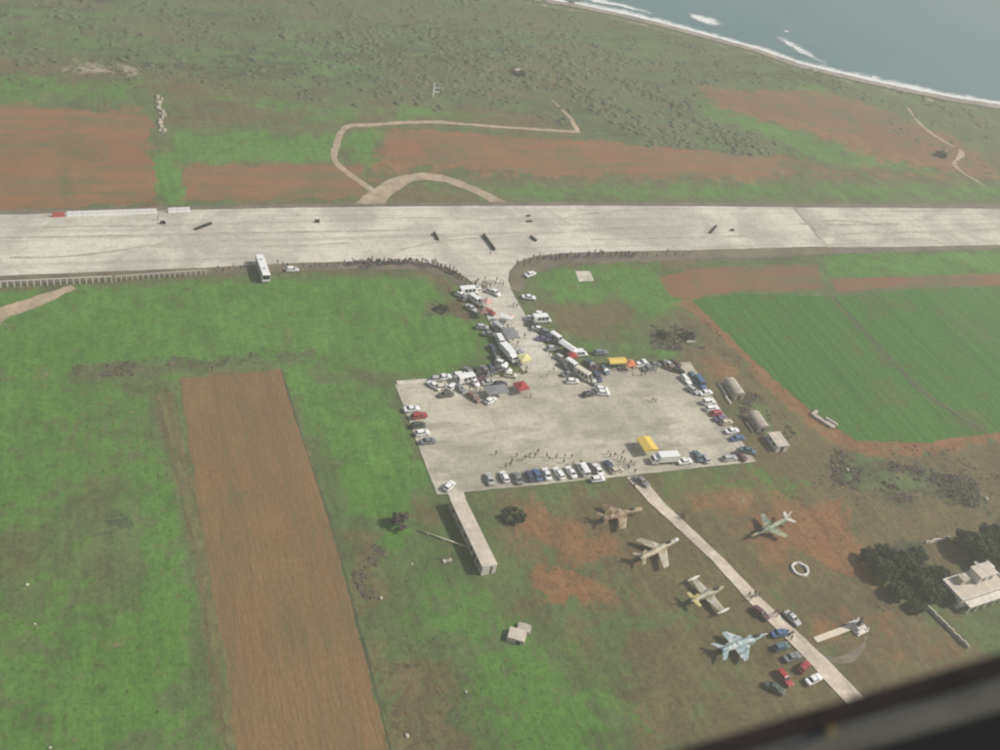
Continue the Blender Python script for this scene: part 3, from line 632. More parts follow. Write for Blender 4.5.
def crown_mesh(name, Rr, H, z0, clumps, K, leaf, mat):
    c, rd = [], []
    lob = [random.uniform(0.75, 1.1) for _ in range(7)]
    while len(c) < clumps:
        a = random.uniform(0, 2 * math.pi); u = random.uniform(0.0, 1.0); q = random.uniform(0.35, 1.0) ** 0.5
        w = lob[int(a / (2 * math.pi) * 7) % 7] * math.sin(math.acos(min(1, abs(u * 1.7 - 0.75))))
        c.append((math.cos(a) * Rr * q * w, math.sin(a) * Rr * q * w, z0 + H * u)); rd.append(Rr * random.uniform(0.16, 0.3))
    v, f = leaf_cloud(c, rd, K, leaf, -0.8)
    return raw_mesh(name, v, f, [mat])

def trunk_mesh(name, h, r, spread):
    b_ = MB(); pts = [Vector((0, 0, -0.2)), Vector((random.uniform(-.2, .2), random.uniform(-.2, .2), h * 0.5)), Vector((random.uniform(-.4, .4), random.uniform(-.4, .4), h))]
    b_.tube(pts[0], pts[1], r, r * 0.75, 8); b_.tube(pts[1], pts[2], r * 0.75, r * 0.5, 8)
    for k in range(6):
        a = k * 1.05 + random.uniform(-.3, .3); s_ = pts[1].lerp(pts[2], random.uniform(0.2, 1))
        e = s_ + Vector((math.cos(a) * spread, math.sin(a) * spread, h * random.uniform(0.35, 0.8)))
        b_.tube(s_, e, r * 0.4, r * 0.12, 6)
    return b_.mesh(name, [bark], True)

TREES = []
for k in range(3):
    TREES.append((trunk_mesh('trunk', 2.6, 0.3, 2.4), crown_mesh('crown', 3.9, 3.6, 1.4, 62, 46, 0.30, leaf_dark)))
GREYTREE = (trunk_mesh('trunk', 1.5, 0.2, 1.4), crown_mesh('crown', 2.0, 2.2, 0.7, 34, 30, 0.22, leaf_grey))
DARKBUSH = crown_mesh('foliage', 2.2, 1.4, 0.1, 30, 34, 0.24, leaf_dark)
def tree(pos, s_, label, group, proto, cat='tree', name='evergreen_tree'):
    r_ = empty(name, pos, random.uniform(0, 6.28)); r_.scale = (s_, s_, s_ * random.uniform(0.85, 1.05))
    add('trunk', proto[0], r_); add('crown', proto[1], r_); tag(r_, label, cat, group); return r_

# ---------------------------------------------------------------- vehicle builders
CARCOL = dict(white=(0.86, 0.86, 0.84), silver=(0.46, 0.47, 0.48), grey=(0.20, 0.21, 0.22), black=(0.025, 0.025, 0.028), red=(0.36, 0.025, 0.03),
              navy=(0.04, 0.06, 0.12), blue=(0.06, 0.13, 0.27), teal=(0.07, 0.15, 0.18), green=(0.05, 0.08, 0.06), beige=(0.55, 0.48, 0.36),
              maroon=(0.10, 0.035, 0.045), cream=(0.70, 0.66, 0.52), yellow=(0.72, 0.52, 0.10), lemon=(0.72, 0.68, 0.30), purple=(0.14, 0.10, 0.22),
              brown=(0.22, 0.13, 0.10), pink=(0.60, 0.36, 0.32), orange=(0.62, 0.20, 0.08), olive=(0.10, 0.10, 0.07), pale=(0.40, 0.47, 0.50))

def section(x, w, zb, zt):
    return [(x, 0, zb), (x, w * 0.85, zb), (x, w, zb + 0.14), (x, w, zt - 0.16), (x, w * 0.90, zt - 0.02), (x, 0, zt + 0.02),
            (x, -w * 0.90, zt - 0.02), (x, -w, zt - 0.16), (x, -w, zb + 0.14), (x, -w * 0.85, zb)]

WHEEL = None
def wheel_mesh(r, w):
    b_ = MB(); n = 14
    ring = lambda y, q: [(math.cos(2 * math.pi * j / n) * r * q, y, math.sin(2 * math.pi * j / n) * r * q) for j in range(n)]
    b_.loft([ring(-w / 2, 0.86), ring(-w * 0.35, 1.0), ring(w * 0.35, 1.0), ring(w / 2, 0.86)], 0)
    for y in (-w / 2 - 0.004, w / 2 + 0.004): b_.poly(ring(y, 0.58), 1)
    return b_.mesh('wheel', [rubber, rim_m], False)

def lerp3(a, b2, u): return tuple(p + (q_ - p) * u for p, q_ in zip(a, b2))
def inset_quad(q_, mu, mv, off):
    """a pane set inside the four corners, lifted off along the normal"""
    a, b2, c_, d = q_
    def at_(u, v_): return Vector(lerp3(lerp3(a, b2, u), lerp3(d, c_, u), v_))
    n = (Vector(b2) - Vector(a)).cross(Vector(d) - Vector(a)).normalized() * off
    pts = [at_(mu, mv) + n, at_(1 - mu, mv) + n, at_(1 - mu, 1 - mv) + n, at_(mu, 1 - mv) + n]
    return pts
def pane(name, q_, mu=0.06, mv=0.10, off=0.012, mat=None):
    b_ = MB(); top = inset_quad(q_, mu, mv, off); low = inset_quad(q_, mu, mv, -0.02)
    b_.loft([low, top], 0); return b_.mesh(name, [mat or glass])

def car_kind(L, Wd, Ht, belt, hood, cab, boot, rw=0.31):
    """shared meshes for one body style; cab = (rear foot, rear roof, front roof, front foot) along x"""
    w = Wd / 2
    b_ = MB()
    st = [(-L / 2, w * 0.86, 0.36, belt - boot - 0.06), (-L / 2 + 0.10, w * 0.95, 0.26, belt - boot), (-L * 0.32, w, 0.22, belt - boot * 0.4),
          (cab[0], w, 0.20, belt), (0.0, w, 0.20, belt), (cab[3], w, 0.20, belt), (L * 0.33, w * 0.99, 0.22, hood + 0.04), (L / 2 - 0.16, w * 0.93, 0.26, hood - 0.06), (L / 2, w * 0.80, 0.34, hood - 0.22)]
    st.sort(key=lambda q_: q_[0])
    b_.loft([section(*q_) for q_ in st], 0)
    z1, z2 = Ht - 0.05, Ht
    wb, wt = w * 0.93, w * 0.74
    k0, k1 = [(cab[0], -wb, belt - 0.03), (cab[3], -wb, belt - 0.03), (cab[3], wb, belt - 0.03), (cab[0], wb, belt - 0.03)], [(cab[1], -wt, z1), (cab[2], -wt, z1), (cab[2], wt, z1), (cab[1], wt, z1)]
    k2 = [(cab[1] + 0.10, -wt * 0.88, z2), (cab[2] - 0.12, -wt * 0.88, z2), (cab[2] - 0.12, wt * 0.88, z2), (cab[1] + 0.10, wt * 0.88, z2)]
    b_.loft([k0, k1, k2], 0)
    out = [('body', b_.mesh('body', [paint], False), None)]
    out.append(('windscreen', pane('windscreen', (k0[1], k0[2], k1[2], k1[1])), None))
    out.append(('rear_window', pane('rear_window', (k0[3], k0[0], k1[0], k1[3])), None))
    for s_ in (0, 1):
        A, B2, C_, D = (k0[0], k0[1], k1[1], k1[0]) if s_ == 0 else (k0[2], k0[3], k1[3], k1[2])
        mb, mt_ = lerp3(A, B2, 0.5), lerp3(D, C_, 0.5)
        out.append(('side_window', pane('side_window', (A, mb, mt_, D), 0.08, 0.12), None))
        out.append(('side_window', pane('side_window', (mb, B2, C_, mt_), 0.08, 0.12), None))
    wm = wheel_mesh(rw, 0.2)
    for sx_ in (-1, 1):
        for sy_ in (-1, 1): out.append(('wheel', wm, (sx_ * L * 0.30, sy_ * (w - 0.09), rw)))
    h = MB(); h.box(-0.05, 0.05, -0.16, 0.16, -0.07, 0.07); hm = h.mesh('headlight', [lamp_w])
    h = MB(); h.box(-0.04, 0.04, -0.13, 0.13, -0.09, 0.09); tm = h.mesh('tail_light', [lamp_r])
    for sy_ in (-1, 1):
        out.append(('headlight', hm, (L / 2 - 0.07, sy_ * w * 0.66, hood - 0.18))); out.append(('tail_light', tm, (-L / 2 + 0.025, sy_ * w * 0.72, belt - boot - 0.2)))
    return out

def van_kind(L, Wd, Ht, nose=0.85, panes=1):
    w = Wd / 2; b_ = MB()
    def sec(x, zb, zt, q_=1.0): return [(x, 0, zb), (x, w * 0.9 * q_, zb), (x, w * q_, zb + 0.15), (x, w * q_, 1.05), (x, w * 0.93 * q_, zt - 0.14), (x, w * 0.82 * q_, zt), (x, 0, zt + 0.03),
                                        (x, -w * 0.82 * q_, zt), (x, -w * 0.93 * q_, zt - 0.14), (x, -w * q_, 1.05), (x, -w * q_, zb + 0.15), (x, -w * 0.9 * q_, zb)]
    xf = L / 2
    b_.loft([sec(-L / 2, 0.38, Ht - 0.08, 0.97), sec(-L / 2 + 0.12, 0.25, Ht), sec(xf - nose - 0.75, 0.22, Ht), sec(xf - nose - 0.6, 0.22, Ht - 0.07)], 0)
    f0, f1 = xf - nose, xf - nose - 0.6
    q0 = [(f0, -w * 0.95, 1.08), (f0, w * 0.95, 1.08), (f1, w * 0.82, Ht - 0.06), (f1, -w * 0.82, Ht - 0.06)]
    b_.poly(q0)
    b_.poly([(f1, -w * 0.95, 1.05), (f0, -w * 0.95, 1.08), (f1, -w * 0.82, Ht - 0.06)]); b_.poly([(f0, w * 0.95, 1.08), (f1, w * 0.95, 1.05), (f1, w * 0.82, Ht - 0.06)])
    b_.loft([section(f1 - 0.1, w * 0.99, 0.22, 1.10), section(f0, w * 0.98, 0.22, 1.08), section(xf - 0.2, w * 0.94, 0.26, 0.92), section(xf, w * 0.82, 0.34, 0.72)], 0)
    out = [('body', b_.mesh('body', [paint]), None), ('windscreen', pane('windscreen', q0, 0.06, 0.08), None)]
    for s_ in (-1, 1):
        n = panes + 1
        for k in range(n):
            xa = f1 + 0.05 - k * 1.25; xb = xa - 1.05
            if xb < -L / 2 + 0.2: break
            q_ = [(xb, s_ * w * 0.985, 1.18), (xa, s_ * w * 0.985, 1.18), (xa, s_ * w * 0.935, Ht - 0.28), (xb, s_ * w * 0.935, Ht - 0.28)]
            out.append(('side_window', pane('side_window', q_ if s_ < 0 else [q_[1], q_[0], q_[3], q_[2]], 0.03, 0.05, 0.02), None))
    out.append(('rear_window', pane('rear_window', [(-L / 2, w * 0.8, 1.15), (-L / 2, -w * 0.8, 1.15), (-L / 2, -w * 0.75, Ht - 0.35), (-L / 2, w * 0.75, Ht - 0.35)], 0.02, 0.02, 0.02), None))
    wm = wheel_mesh(0.34, 0.22)
    for sx_ in (-0.32, 0.33):
        for sy_ in (-1, 1): out.append(('wheel', wm, (sx_ * L, sy_ * (w - 0.1), 0.34)))
    h = MB(); h.box(-0.05, 0.05, -0.16, 0.16, -0.08, 0.08); hm = h.mesh('headlight', [lamp_w])
    for sy_ in (-1, 1): out.append(('headlight', hm, (xf - 0.06, sy_ * w * 0.62, 0.62)))
    return out

KINDS = {
    'sedan': car_kind(4.4, 1.74, 1.42, 0.92, 0.86, (-1.45, -0.85, 0.35, 1.05), 0.03),
    'hatch': car_kind(3.9, 1.68, 1.46, 0.95, 0.88, (-1.80, -1.45, 0.30, 1.0), 0.0),
    'estate': car_kind(4.5, 1.76, 1.48, 0.95, 0.88, (-2.08, -1.80, 0.35, 1.05), 0.0),
    'jeep': car_kind(4.2, 1.80, 1.80, 1.08, 1.04, (-1.98, -1.85, 0.35, 0.85), 0.0, 0.37),
    'van': van_kind(5.0, 1.92, 2.15),
    'bigvan': van_kind(6.2, 2.1, 2.6, 0.7, 3),
}
def vehicle(kind, col, pos, deg, label, group, cat=None, name=None):
    nm = name or {'sedan': 'parked_car', 'hatch': 'parked_car', 'estate': 'parked_car', 'jeep': 'parked_jeep', 'van': 'parked_van', 'bigvan': 'parked_minibus'}[kind]
    z = 0.15 if group else 0.05
    r_ = empty(nm, (pos[0], pos[1], z), R(deg))
    tint = CARCOL[col]
    for pn, me_, loc in KINDS[kind]:
        add(pn, me_, r_, loc or (0, 0, 0), color=tint)
    tag(r_, label, cat or {'jeep': 'jeep', 'van': 'van', 'bigvan': 'minibus'}.get(kind, 'car'), group)
    return r_

# ---------------------------------------------------------------- people
def person_mesh(name, pose):
    me = bpy.data.meshes.new('figure'); J = {}
    stride, arm = pose
    J = dict(pelvis=(0, 0, .95), waist=(0, 0, 1.08), chest=(0, 0, 1.30), neck=(0, 0, 1.48), head=(0.02, 0, 1.60), top=(0.01, 0, 1.72),
             hl=(0, .10, .90), kl=(stride * .5 + .03, .11, .50), al=(stride, .11, .08), tl=(stride + .16, .12, .04),
             hr=(0, -.10, .90), kr=(-stride * .3 + .03, -.11, .50), ar=(-stride, -.11, .08), tr=(-stride + .16, -.12, .04),
             sl=(0, .19, 1.42), el=(-.02, .25, 1.15), wl=(arm[0], .25, arm[1]), fl=(arm[0] * 1.25, .24, arm[1] - .1 * (1 if arm[1] < 1.1 else -1)),
             sr=(0, -.19, 1.42), er=(-.03, -.25, 1.15), wr=(.05, -.26, .90), fr=(.07, -.26, .80))
    names = list(J); E_ = [('pelvis', 'waist'), ('waist', 'chest'), ('chest', 'neck'), ('neck', 'head'), ('head', 'top'), ('pelvis', 'hl'), ('hl', 'kl'), ('kl', 'al'), ('al', 'tl'),
                           ('pelvis', 'hr'), ('hr', 'kr'), ('kr', 'ar'), ('ar', 'tr'), ('chest', 'sl'), ('sl', 'el'), ('el', 'wl'), ('wl', 'fl'), ('chest', 'sr'), ('sr', 'er'), ('er', 'wr'), ('wr', 'fr')]
    rad = dict(pelvis=.135, waist=.12, chest=.14, neck=.055, head=.10, top=.075, h=.085, k=.06, a=.045, t=.04, s=.065, e=.048, w=.036, f=.035)
    me.from_pydata([J[k] for k in names], [(names.index(a), names.index(b2)) for a, b2 in E_], [])
    o = bpy.data.objects.new('figure', me); COL.objects.link(o)
    o.modifiers.new('skin', 'SKIN')
    for k, sv in zip(names, me.skin_vertices[0].data):
        q_ = rad.get(k) or rad[k[0]]; sv.radius = (q_, q_ * (1.25 if k in ('chest', 'waist', 'pelvis') else 1)); sv.use_root = k == 'pelvis'
    sub = o.modifiers.new('sub', 'SUBSURF'); sub.levels = 1
    dg = bpy.context.evaluated_depsgraph_get()
    out = bpy.data.meshes.new_from_object(o.evaluated_get(dg)); out.name = name
    bpy.data.objects.remove(o); out.materials.clear()
    for mt in (cloth, trousers, skin_m, hair_m, rubber): out.materials.append(mt)
    for p in out.polygons:
        c_ = p.center
        p.material_index = 3 if c_.z > 1.66 or (c_.z > 1.56 and c_.x < -0.02) else 2 if c_.z > 1.46 else 4 if c_.z < .09 else 2 if (abs(c_.y) > .2 and c_.z < .9) else 1 if c_.z < 1.0 and abs(c_.y) < .2 else 0
    out.shade_smooth(); return out
POSES = [person_mesh('person', q_) for q_ in ((0.02, (0.05, 0.90)), (0.20, (0.16, 0.98)), (0.05, (0.26, 1.22)), (0.10, (0.20, 1.45)))]
CLOTHES = [(0.04, 0.045, 0.055), (0.03, 0.03, 0.03), (0.09, 0.08, 0.07), (0.05, 0.07, 0.13), (0.12, 0.07, 0.05), (0.55, 0.54, 0.50), (0.30, 0.04, 0.04), (0.16, 0.17, 0.17), (0.07, 0.06, 0.045), (0.28, 0.26, 0.22), (0.10, 0.12, 0.07), (0.06, 0.05, 0.09)]
def person(pos, label, group, rz=None, col=None, pose=None, z=0.06):
    r_ = add('person', random.choice(POSES) if pose is None else POSES[pose], None, (pos[0], pos[1], z), random.uniform(0, 6.28) if rz is None else rz, col or random.choice(CLOTHES))
    s_ = random.uniform(0.94, 1.06); r_.scale = (s_, s_, s_)
    tag(r_, label, 'person', group); return r_

# ---------------------------------------------------------------- canopies and huts
def canopy(name, pos, deg, lx, ly, h, rise, col, label, gable=False, mat=None):
    r_ = empty(name, (pos[0], pos[1], 0.12), R(deg)); b_ = MB()
    x, y = lx / 2, ly / 2
    if gable:
        b_.poly([(-x, -y, h), (x, -y, h), (x, 0, h + rise), (-x, 0, h + rise)]); b_.poly([(-x, y, h), (-x, 0, h + rise), (x, 0, h + rise), (x, y, h)])
        for s_ in (-1, 1): b_.poly([(s_ * x, -y, h), (s_ * x, y, h), (s_ * x, 0, h + rise)])
    else:
        for a, b3 in (((-x, -y), (x, -y)), ((x, -y), (x, y)), ((x, y), (-x, y)), ((-x, y), (-x, -y))):
            n = 4
            for k in range(n):   # slightly sagging panels
                u0, u1 = k / n, (k + 1) / n
                f_ = lambda p, u: (p[0] * (1 - u), p[1] * (1 - u), h + rise * (u ** 1.25))
                b_.poly([f_(a, u0), f_(b3, u0), f_(b3, u1), f_(a, u1)])
    for a, b3 in (((-x, -y), (x, -y)), ((x, -y), (x, y)), ((x, y), (-x, y)), ((-x, y), (-x, -y))):
        b_.poly([(*a, h - 0.28), (*b3, h - 0.28), (*b3, h), (*a, h)])
    add('canopy', b_.mesh('canopy', [mat or cloth]), r_, color=CARCOL[col])
    p = MB(); p.tube((0, 0, 0), (0, 0, h), 0.035, 0.035, 6); pm = p.mesh('post', [steel])
    for sx_ in (-1, 1):
        for sy_ in (-1, 1): add('post', pm, r_, (sx_ * (x - 0.05), sy_ * (y - 0.05), 0))
    tag(r_, label, 'canopy'); return r_

def hut(name, pos, deg, lx, ly, h, label, roofmat, wallmat, barrel=False, cat='hut', over=0.2, nwin=2):
    r_ = empty(name, (pos[0], pos[1], 0.0), R(deg)); x, y = lx / 2, ly / 2
    b_ = MB(); b_.box(-x, x, -y, y, -0.2, h); add('wall', b_.mesh('wall', [wallmat]), r_)
    b_ = MB()
    if barrel:
        n = 10; rings = []
        for xx in (-x - over, x + over): rings.append([(xx, math.cos(math.pi * k / n) * (y + over), h + 0.003 + math.sin(math.pi * k / n) * y * 0.62) for k in range(n + 1)])
        b_.loft(rings, 0)
    else:
        b_.box(-x - over, x + over, -y - over, y + over, h + 0.003, h + 0.22)
    add('roof', b_.mesh('roof', [roofmat], False), r_)
    d = MB(); d.box(-0.05, 0.03, -0.5, 0.5, 0, 2.0); add('door', d.mesh('door', [darkwood]), r_, (x + 0.02, 0, 0))
    wn_ = MB(); wn_.box(-0.5, 0.5, -0.05, 0.03, 0, 0.9); wm = wn_.mesh('window', [glass])
    for k in range(nwin):
        add('window', wm, r_, (-x + lx * (k + 0.75) / (nwin + 0.5), -y - 0.0, 1.1), R(0))
    tag(r_, label, cat); return r_

# ---------------------------------------------------------------- display jets
def camo(name, cols, scale=0.5):
    m, nt, b = new_mat(name); t = NT(nt)
    n1 = t.noise(scale, 2, None, 0.4, 1.0); n2 = t.noise(scale * 1.3, 2, t.coord((1, 1, 1), (0.5, 0.9, 1.4)), 0.4, 1.0)
    c = t.mix(t.ramp(n1, 0.47, 0.53), cols[0], cols[1])
    c = t.mix(t.ramp(n2, 0.54, 0.60), c, cols[2])
    c = t.mix(t.math('MULTIPLY', t.ramp(t.noise(4, 4), 0.4, 0.8), 0.25), c, (0.5, 0.47, 0.4))
    nt.links.new(c, b.inputs['Base Color']); b.inputs['Roughness'].default_value = 0.6; return m
JM = dict(tan=camo('tan_brown_camouflage', ((0.30, 0.22, 0.12), (0.14, 0.075, 0.04), (0.40, 0.34, 0.22))),
          sand=camo('pale_sand_camouflage', ((0.46, 0.41, 0.27), (0.30, 0.26, 0.16), (0.52, 0.49, 0.38)), 0.45),
          green=camo('green_sand_camouflage', ((0.10, 0.16, 0.09), (0.38, 0.34, 0.19), (0.24, 0.30, 0.22)), 0.6),
          drab=camo('faded_trainer_paint', ((0.26, 0.25, 0.15), (0.40, 0.37, 0.26), (0.46, 0.44, 0.38)), 0.5),
          blue=camo('pale_blue_grey_camouflage', ((0.30, 0.40, 0.41), (0.52, 0.55, 0.54), (0.14, 0.22, 0.22)), 0.6))
pale_m = plain('pale_grey_aircraft_paint', (0.60, 0.58, 0.52), 0.5)
tail_y = plain('yellowed_aircraft_paint', (0.52, 0.47, 0.20), 0.6)

def wing(b_, x0, chord0, x1, chord1, y0, y1, z0, z1, th=0.12):
    """flat tapered lifting surface from root (y0) to tip (y1); x0, x1 leading edges"""
    def sec(x, c_, y, z, k): return [(x, y, z), (x - c_ * 0.25, y, z + th * k), (x - c_ * 0.7, y, z + th * k * 0.6), (x - c_, y, z), (x - c_ * 0.7, y, z - th * k * 0.4), (x - c_ * 0.25, y, z - th * k * 0.6)]
    b_.loft([sec(x0, chord0, y0, z0, 1.0), sec(x1, chord1, y1, z1, 0.5)])
def fin(b_, x0, c0, x1, c1, z0, z1, th=0.09, y=0.0):
    def sec(x, c_, z, k): return [(x, y, z), (x - c_ * 0.3, y + th * k, z), (x - c_, y, z), (x - c_ * 0.3, y - th * k, z)]
    b_.loft([sec(x0, c0, z0, 1.0), sec(x1, c1, z1, 0.5)])

def jet(pos, deg, L, span, skin, label, sweep=35, chord=(2.9, 1.6), wing_x=0.08, wing_z=1.55, rad=0.75, nose='intake', tanks=False, tailplane=(3.9, 1.5, 0.9), finh=2.3, tailmat=None, nosemat=None, tail_z=0.35):
    r_ = empty('display_jet', (pos[0], pos[1], 0.05), R(deg)); mat = JM[skin]; zc = 1.75
    prof = {'intake': [(0.5, 0.62), (0.47, 0.74), (0.36, 0.92), (0.20, 1.0), (0.0, 1.05), (-0.2, 1.0), (-0.36, 0.86), (-0.46, 0.68), (-0.5, 0.6)],
            'point': [(0.5, 0.04), (0.47, 0.18), (0.40, 0.42), (0.30, 0.66), (0.18, 0.85), (0.02, 1.0), (-0.2, 1.05), (-0.36, 0.92), (-0.46, 0.78), (-0.5, 0.7)],
            'round': [(0.5, 0.08), (0.485, 0.35), (0.44, 0.58), (0.34, 0.80), (0.20, 0.95), (0.0, 1.05), (-0.15, 1.0), (-0.32, 0.78), (-0.45, 0.52), (-0.5, 0.42)]}[nose]
    b_ = MB(); n = 14
    b_.loft([[(q_ * L, math.cos(2 * math.pi * j / n) * rad * k * 0.92, zc + (0.10 if q_ < -0.3 else 0) + math.sin(2 * math.pi * j / n) * rad * k) for j in range(n)] for q_, k in prof])
    fus = add('fuselage', b_.mesh('fuselage', [mat], True), r_)
    b_ = MB()   # nozzle and intake rims
    b_.tube((-L * 0.5 - 0.02, 0, zc + 0.1), (-L * 0.5 - 0.25, 0, zc + 0.1), rad * prof[-1][1] * 0.95, rad * prof[-1][1] * 0.8, 12)
    add('nozzle', b_.mesh('nozzle', [blackiron]), r_)
    if nose == 'intake':
        b_ = MB(); b_.tube((L * 0.5 + 0.002, 0, zc), (L * 0.5 + 0.02, 0, zc), rad * 0.5, rad * 0.5, 12); add('intake', b_.mesh('intake', [blackiron]), r_)
    else:
        for s_ in (-1, 1):
            b_ = MB(); b_.box(-0.9, 0.5, -0.22, 0.22, -0.42, 0.38, top=0.85); add('intake', b_.mesh('intake', [mat]), r_, (L * 0.14, s_ * (rad * 0.92), zc))
    if nosemat:
        b_ = MB(); q0, k0 = prof[0]; q1, k1 = prof[2]
        b_.loft([[(q_ * L + 0.004, math.cos(2 * math.pi * j / n) * rad * k * 0.935, zc + math.sin(2 * math.pi * j / n) * rad * k * 1.015) for j in range(n)] for q_, k in prof[:3]])
        add('nose_cone', b_.mesh('nose_cone', [nosemat], True), r_)
    tw = math.tan(math.radians(sweep)); half = span / 2
    for s_ in (-1, 1):
        b_ = MB(); xr = L * wing_x + chord[0] / 2
        wing(b_, xr, chord[0], xr - (half - rad * 0.6) * tw, chord[1], s_ * rad * 0.6, s_ * half, wing_z, wing_z + 0.12)
        add('wing', b_.mesh('wing', [mat]), r_)
        if tanks:
            b_ = MB(); xt = xr - half * tw - chord[1] / 2
            b_.loft([[(xt + q_, math.cos(2 * math.pi * j / 10) * k, math.sin(2 * math.pi * j / 10) * k) for j in range(10)] for q_, k in ((2.1, 0.03), (1.6, 0.22), (0.6, 0.34), (-0.6, 0.33), (-1.6, 0.18), (-2.1, 0.04))])
            add('tip_tank', b_.mesh('tip_tank', [pale_m], True), r_, (0, s_ * half, wing_z + 0.12))
        sp, c0, c1 = tailplane; b_ = MB(); xr = -L * 0.5 + c0 + 0.35
        wing(b_, xr, c0, xr - sp / 2 * math.tan(math.radians(sweep + 3)), c1, s_ * 0.15, s_ * sp / 2, zc + tail_z, zc + tail_z + 0.05, 0.07)
        add('tailplane', b_.mesh('tailplane', [tailmat or mat]), r_)
    b_ = MB(); c0 = 2.3; xr = -L * 0.5 + c0 + 0.6
    fin(b_, xr, c0, xr - finh * 0.75, 1.1, zc + rad * 0.6, zc + rad * 0.6 + finh); add('tail_fin', b_.mesh('tail_fin', [tailmat or mat]), r_)
    b_ = MB(); xc = L * 0.24
    b_.loft([[(xc + q_, math.cos(math.pi * j / 8) * 0.40 * k, zc + rad * 0.72 + math.sin(math.pi * j / 8) * 0.62 * k) for j in range(9)] for q_, k in ((1.15, 0.15), (0.7, 0.75), (0.1, 1.0), (-0.6, 0.85), (-1.25, 0.25))])
    add('canopy', b_.mesh('canopy', [glass], True), r_)
    wm = wheel_mesh(0.3, 0.18)
    for x_, y_ in ((L * 0.33, 0), (-0.2, half * 0.30), (-0.2, -half * 0.30)):
        b_ = MB(); b_.tube((0, 0, 0.3), (0, 0, zc - 0.3), 0.06, 0.07, 6); st_ = add('undercarriage', b_.mesh('undercarriage', [steel]), r_, (x_, y_, 0))
        add('wheel', wm, st_, (0, 0.12, 0.3))
    tag(r_, label, 'jet', 'retired jets on display beside the access road'); return r_

jet((-2.5, -32.7), 8, 11.6, 8.6, 'tan', 'brown and tan camouflaged swept-wing jet, closest of the display jets to the apron', 38, (3.0, 1.7), 0.0, rad=0.85, nosemat=None)
jet((1.9, -45.0), 19, 13.0, 10.0, 'sand', 'pale sand-coloured swept-wing jet beside the access road, pointing its nose at the road', 40, (3.0, 1.7), 0.06, nosemat=pale_m)
jet((34.6, -43.3), -164, 14.6, 8.4, 'green', 'green and sand camouflaged jet standing alone across the access road from the others', 33, (3.2, 1.4), 0.0, nose='point', rad=0.72, tailmat=pale_m)
jet((7.4, -59.8), 14, 10.6, 10.4, 'drab', 'straight-winged trainer jet with wing-tip tanks and yellowish tail', 6, (2.7, 1.4), 0.02, wing_z=1.35, nose='round', tanks=True, tailmat=tail_y, tailplane=(4.4, 1.4, 0.8), finh=1.7)
jet((9.5, -73.7), 9, 13.6, 8.0, 'blue', 'pale blue-grey jet with broad swept wings and long pointed nose beside the parked cars', 46, (4.6, 1.2), -0.06, wing_z=1.4, nose='point', rad=0.8, nosemat=pale_m, tailplane=(4.6, 2.0, 0.9), finh=1.9, tail_z=0.1)

# ---------------------------------------------------------------- buildings
# long narrow concrete building at the corner of the apron
r_ = empty('long_concrete_building', (*(-41.5, -32.8), 0.0), R(-86.5)); Lb, Wb, Hb = 21.6, 3.5, 2.7
b_ = MB(); b_.box(-Lb / 2, Lb / 2, -Wb / 2, Wb / 2, -0.2, Hb); add('wall', b_.mesh('wall', [oldconc]), r_)  # darker concrete puts the shade on the long walls into the colour
b_ = MB(); b_.box(Lb / 2 + 0.003, Lb / 2 + 0.1, -Wb / 2, Wb / 2, -0.2, Hb - 0.003); add('sunlit_end_wall', b_.mesh('sunlit_end_wall', [whitewash]), r_)  # added paler slab, sunlight on this end put into the colour
b_ = MB(); b_.box(-Lb / 2 - 0.1, Lb / 2 + 0.12, -Wb / 2 - 0.1, Wb / 2 + 0.1, Hb + 0.003, Hb + 0.2); rf = add('roof', b_.mesh('roof', [beigeconc]), r_)
b_ = MB(); b_.box(-0.05, 0.06, -0.18, 0.18, 0, 2.5); add('downpipe', b_.mesh('downpipe', [darkwood]), r_, (Lb / 2 + 0.12, 0.5, 0.1))
b_ = MB(); b_.box(-0.6, 0.6, -0.04, 0.03, 0, 0.8); wm = b_.mesh('window', [glass])
for k in range(5): add('window', wm, r_, (-8 + k * 4, -Wb / 2, 1.2))
b_ = MB(); b_.box(-0.5, 0.5, -0.04, 0.05, 0, 2.0); add('door', b_.mesh('door', [darkwood]), r_, (6.0, -Wb / 2, 0.05))
tag(r_, 'long narrow flat-roofed concrete building running off the corner of the apron', 'building')
# light pole lying in the grass beside it and a gallows post
r_ = empty('fallen_pole', (*(-47.9, -32.0), 0.0), R(-35))
b_ = MB(); b_.tube((-6.6, 0, 0.35), (6.6, 0, 0.35), 0.16, 0.2, 8); add('shaft', b_.mesh('shaft', [plain('pale_pole_paint', (0.62, 0.56, 0.36), 0.7)], True), r_)
b_ = MB(); b_.box(-0.2, 0.2, -0.35, 0.35, -0.1, 0.25)
bm_ = b_.mesh('block', [oldconc])
for x_ in (-4, 0, 4): add('block', bm_, r_, (x_, 0, 0))
tag(r_, 'long pale pole lying on blocks in the grass beside the long concrete building', 'pole')
r_ = empty('wooden_post', (*(-48.5, -38.3), 0.0)); 
b_ = MB(); b_.tube((0, 0, -0.2), (-0.5, 0.6, 4.2), 0.13, 0.09, 8); add('shaft', b_.mesh('shaft', [plain('bleached_timber', (0.36, 0.28, 0.15), 0.8)]), r_)
b_ = MB(); b_.box(-0.6, 0.6, -0.35, 0.35, -0.1, 0.45); add('footing', b_.mesh('footing', [oldconc]), r_)
tag(r_, 'leaning timber post on a pale footing under the fallen pole', 'post')
b_ = MB(); b_.box(-0.45, 0.45, -0.4, 0.4, -0.1, 0.5, top=0.8)
tag(add('concrete_block', b_.mesh('concrete_block', [walk_m]), None, (*(-49.7, -38.4), 0.0), 0.4), 'small white concrete block beside the leaning timber post', 'block')

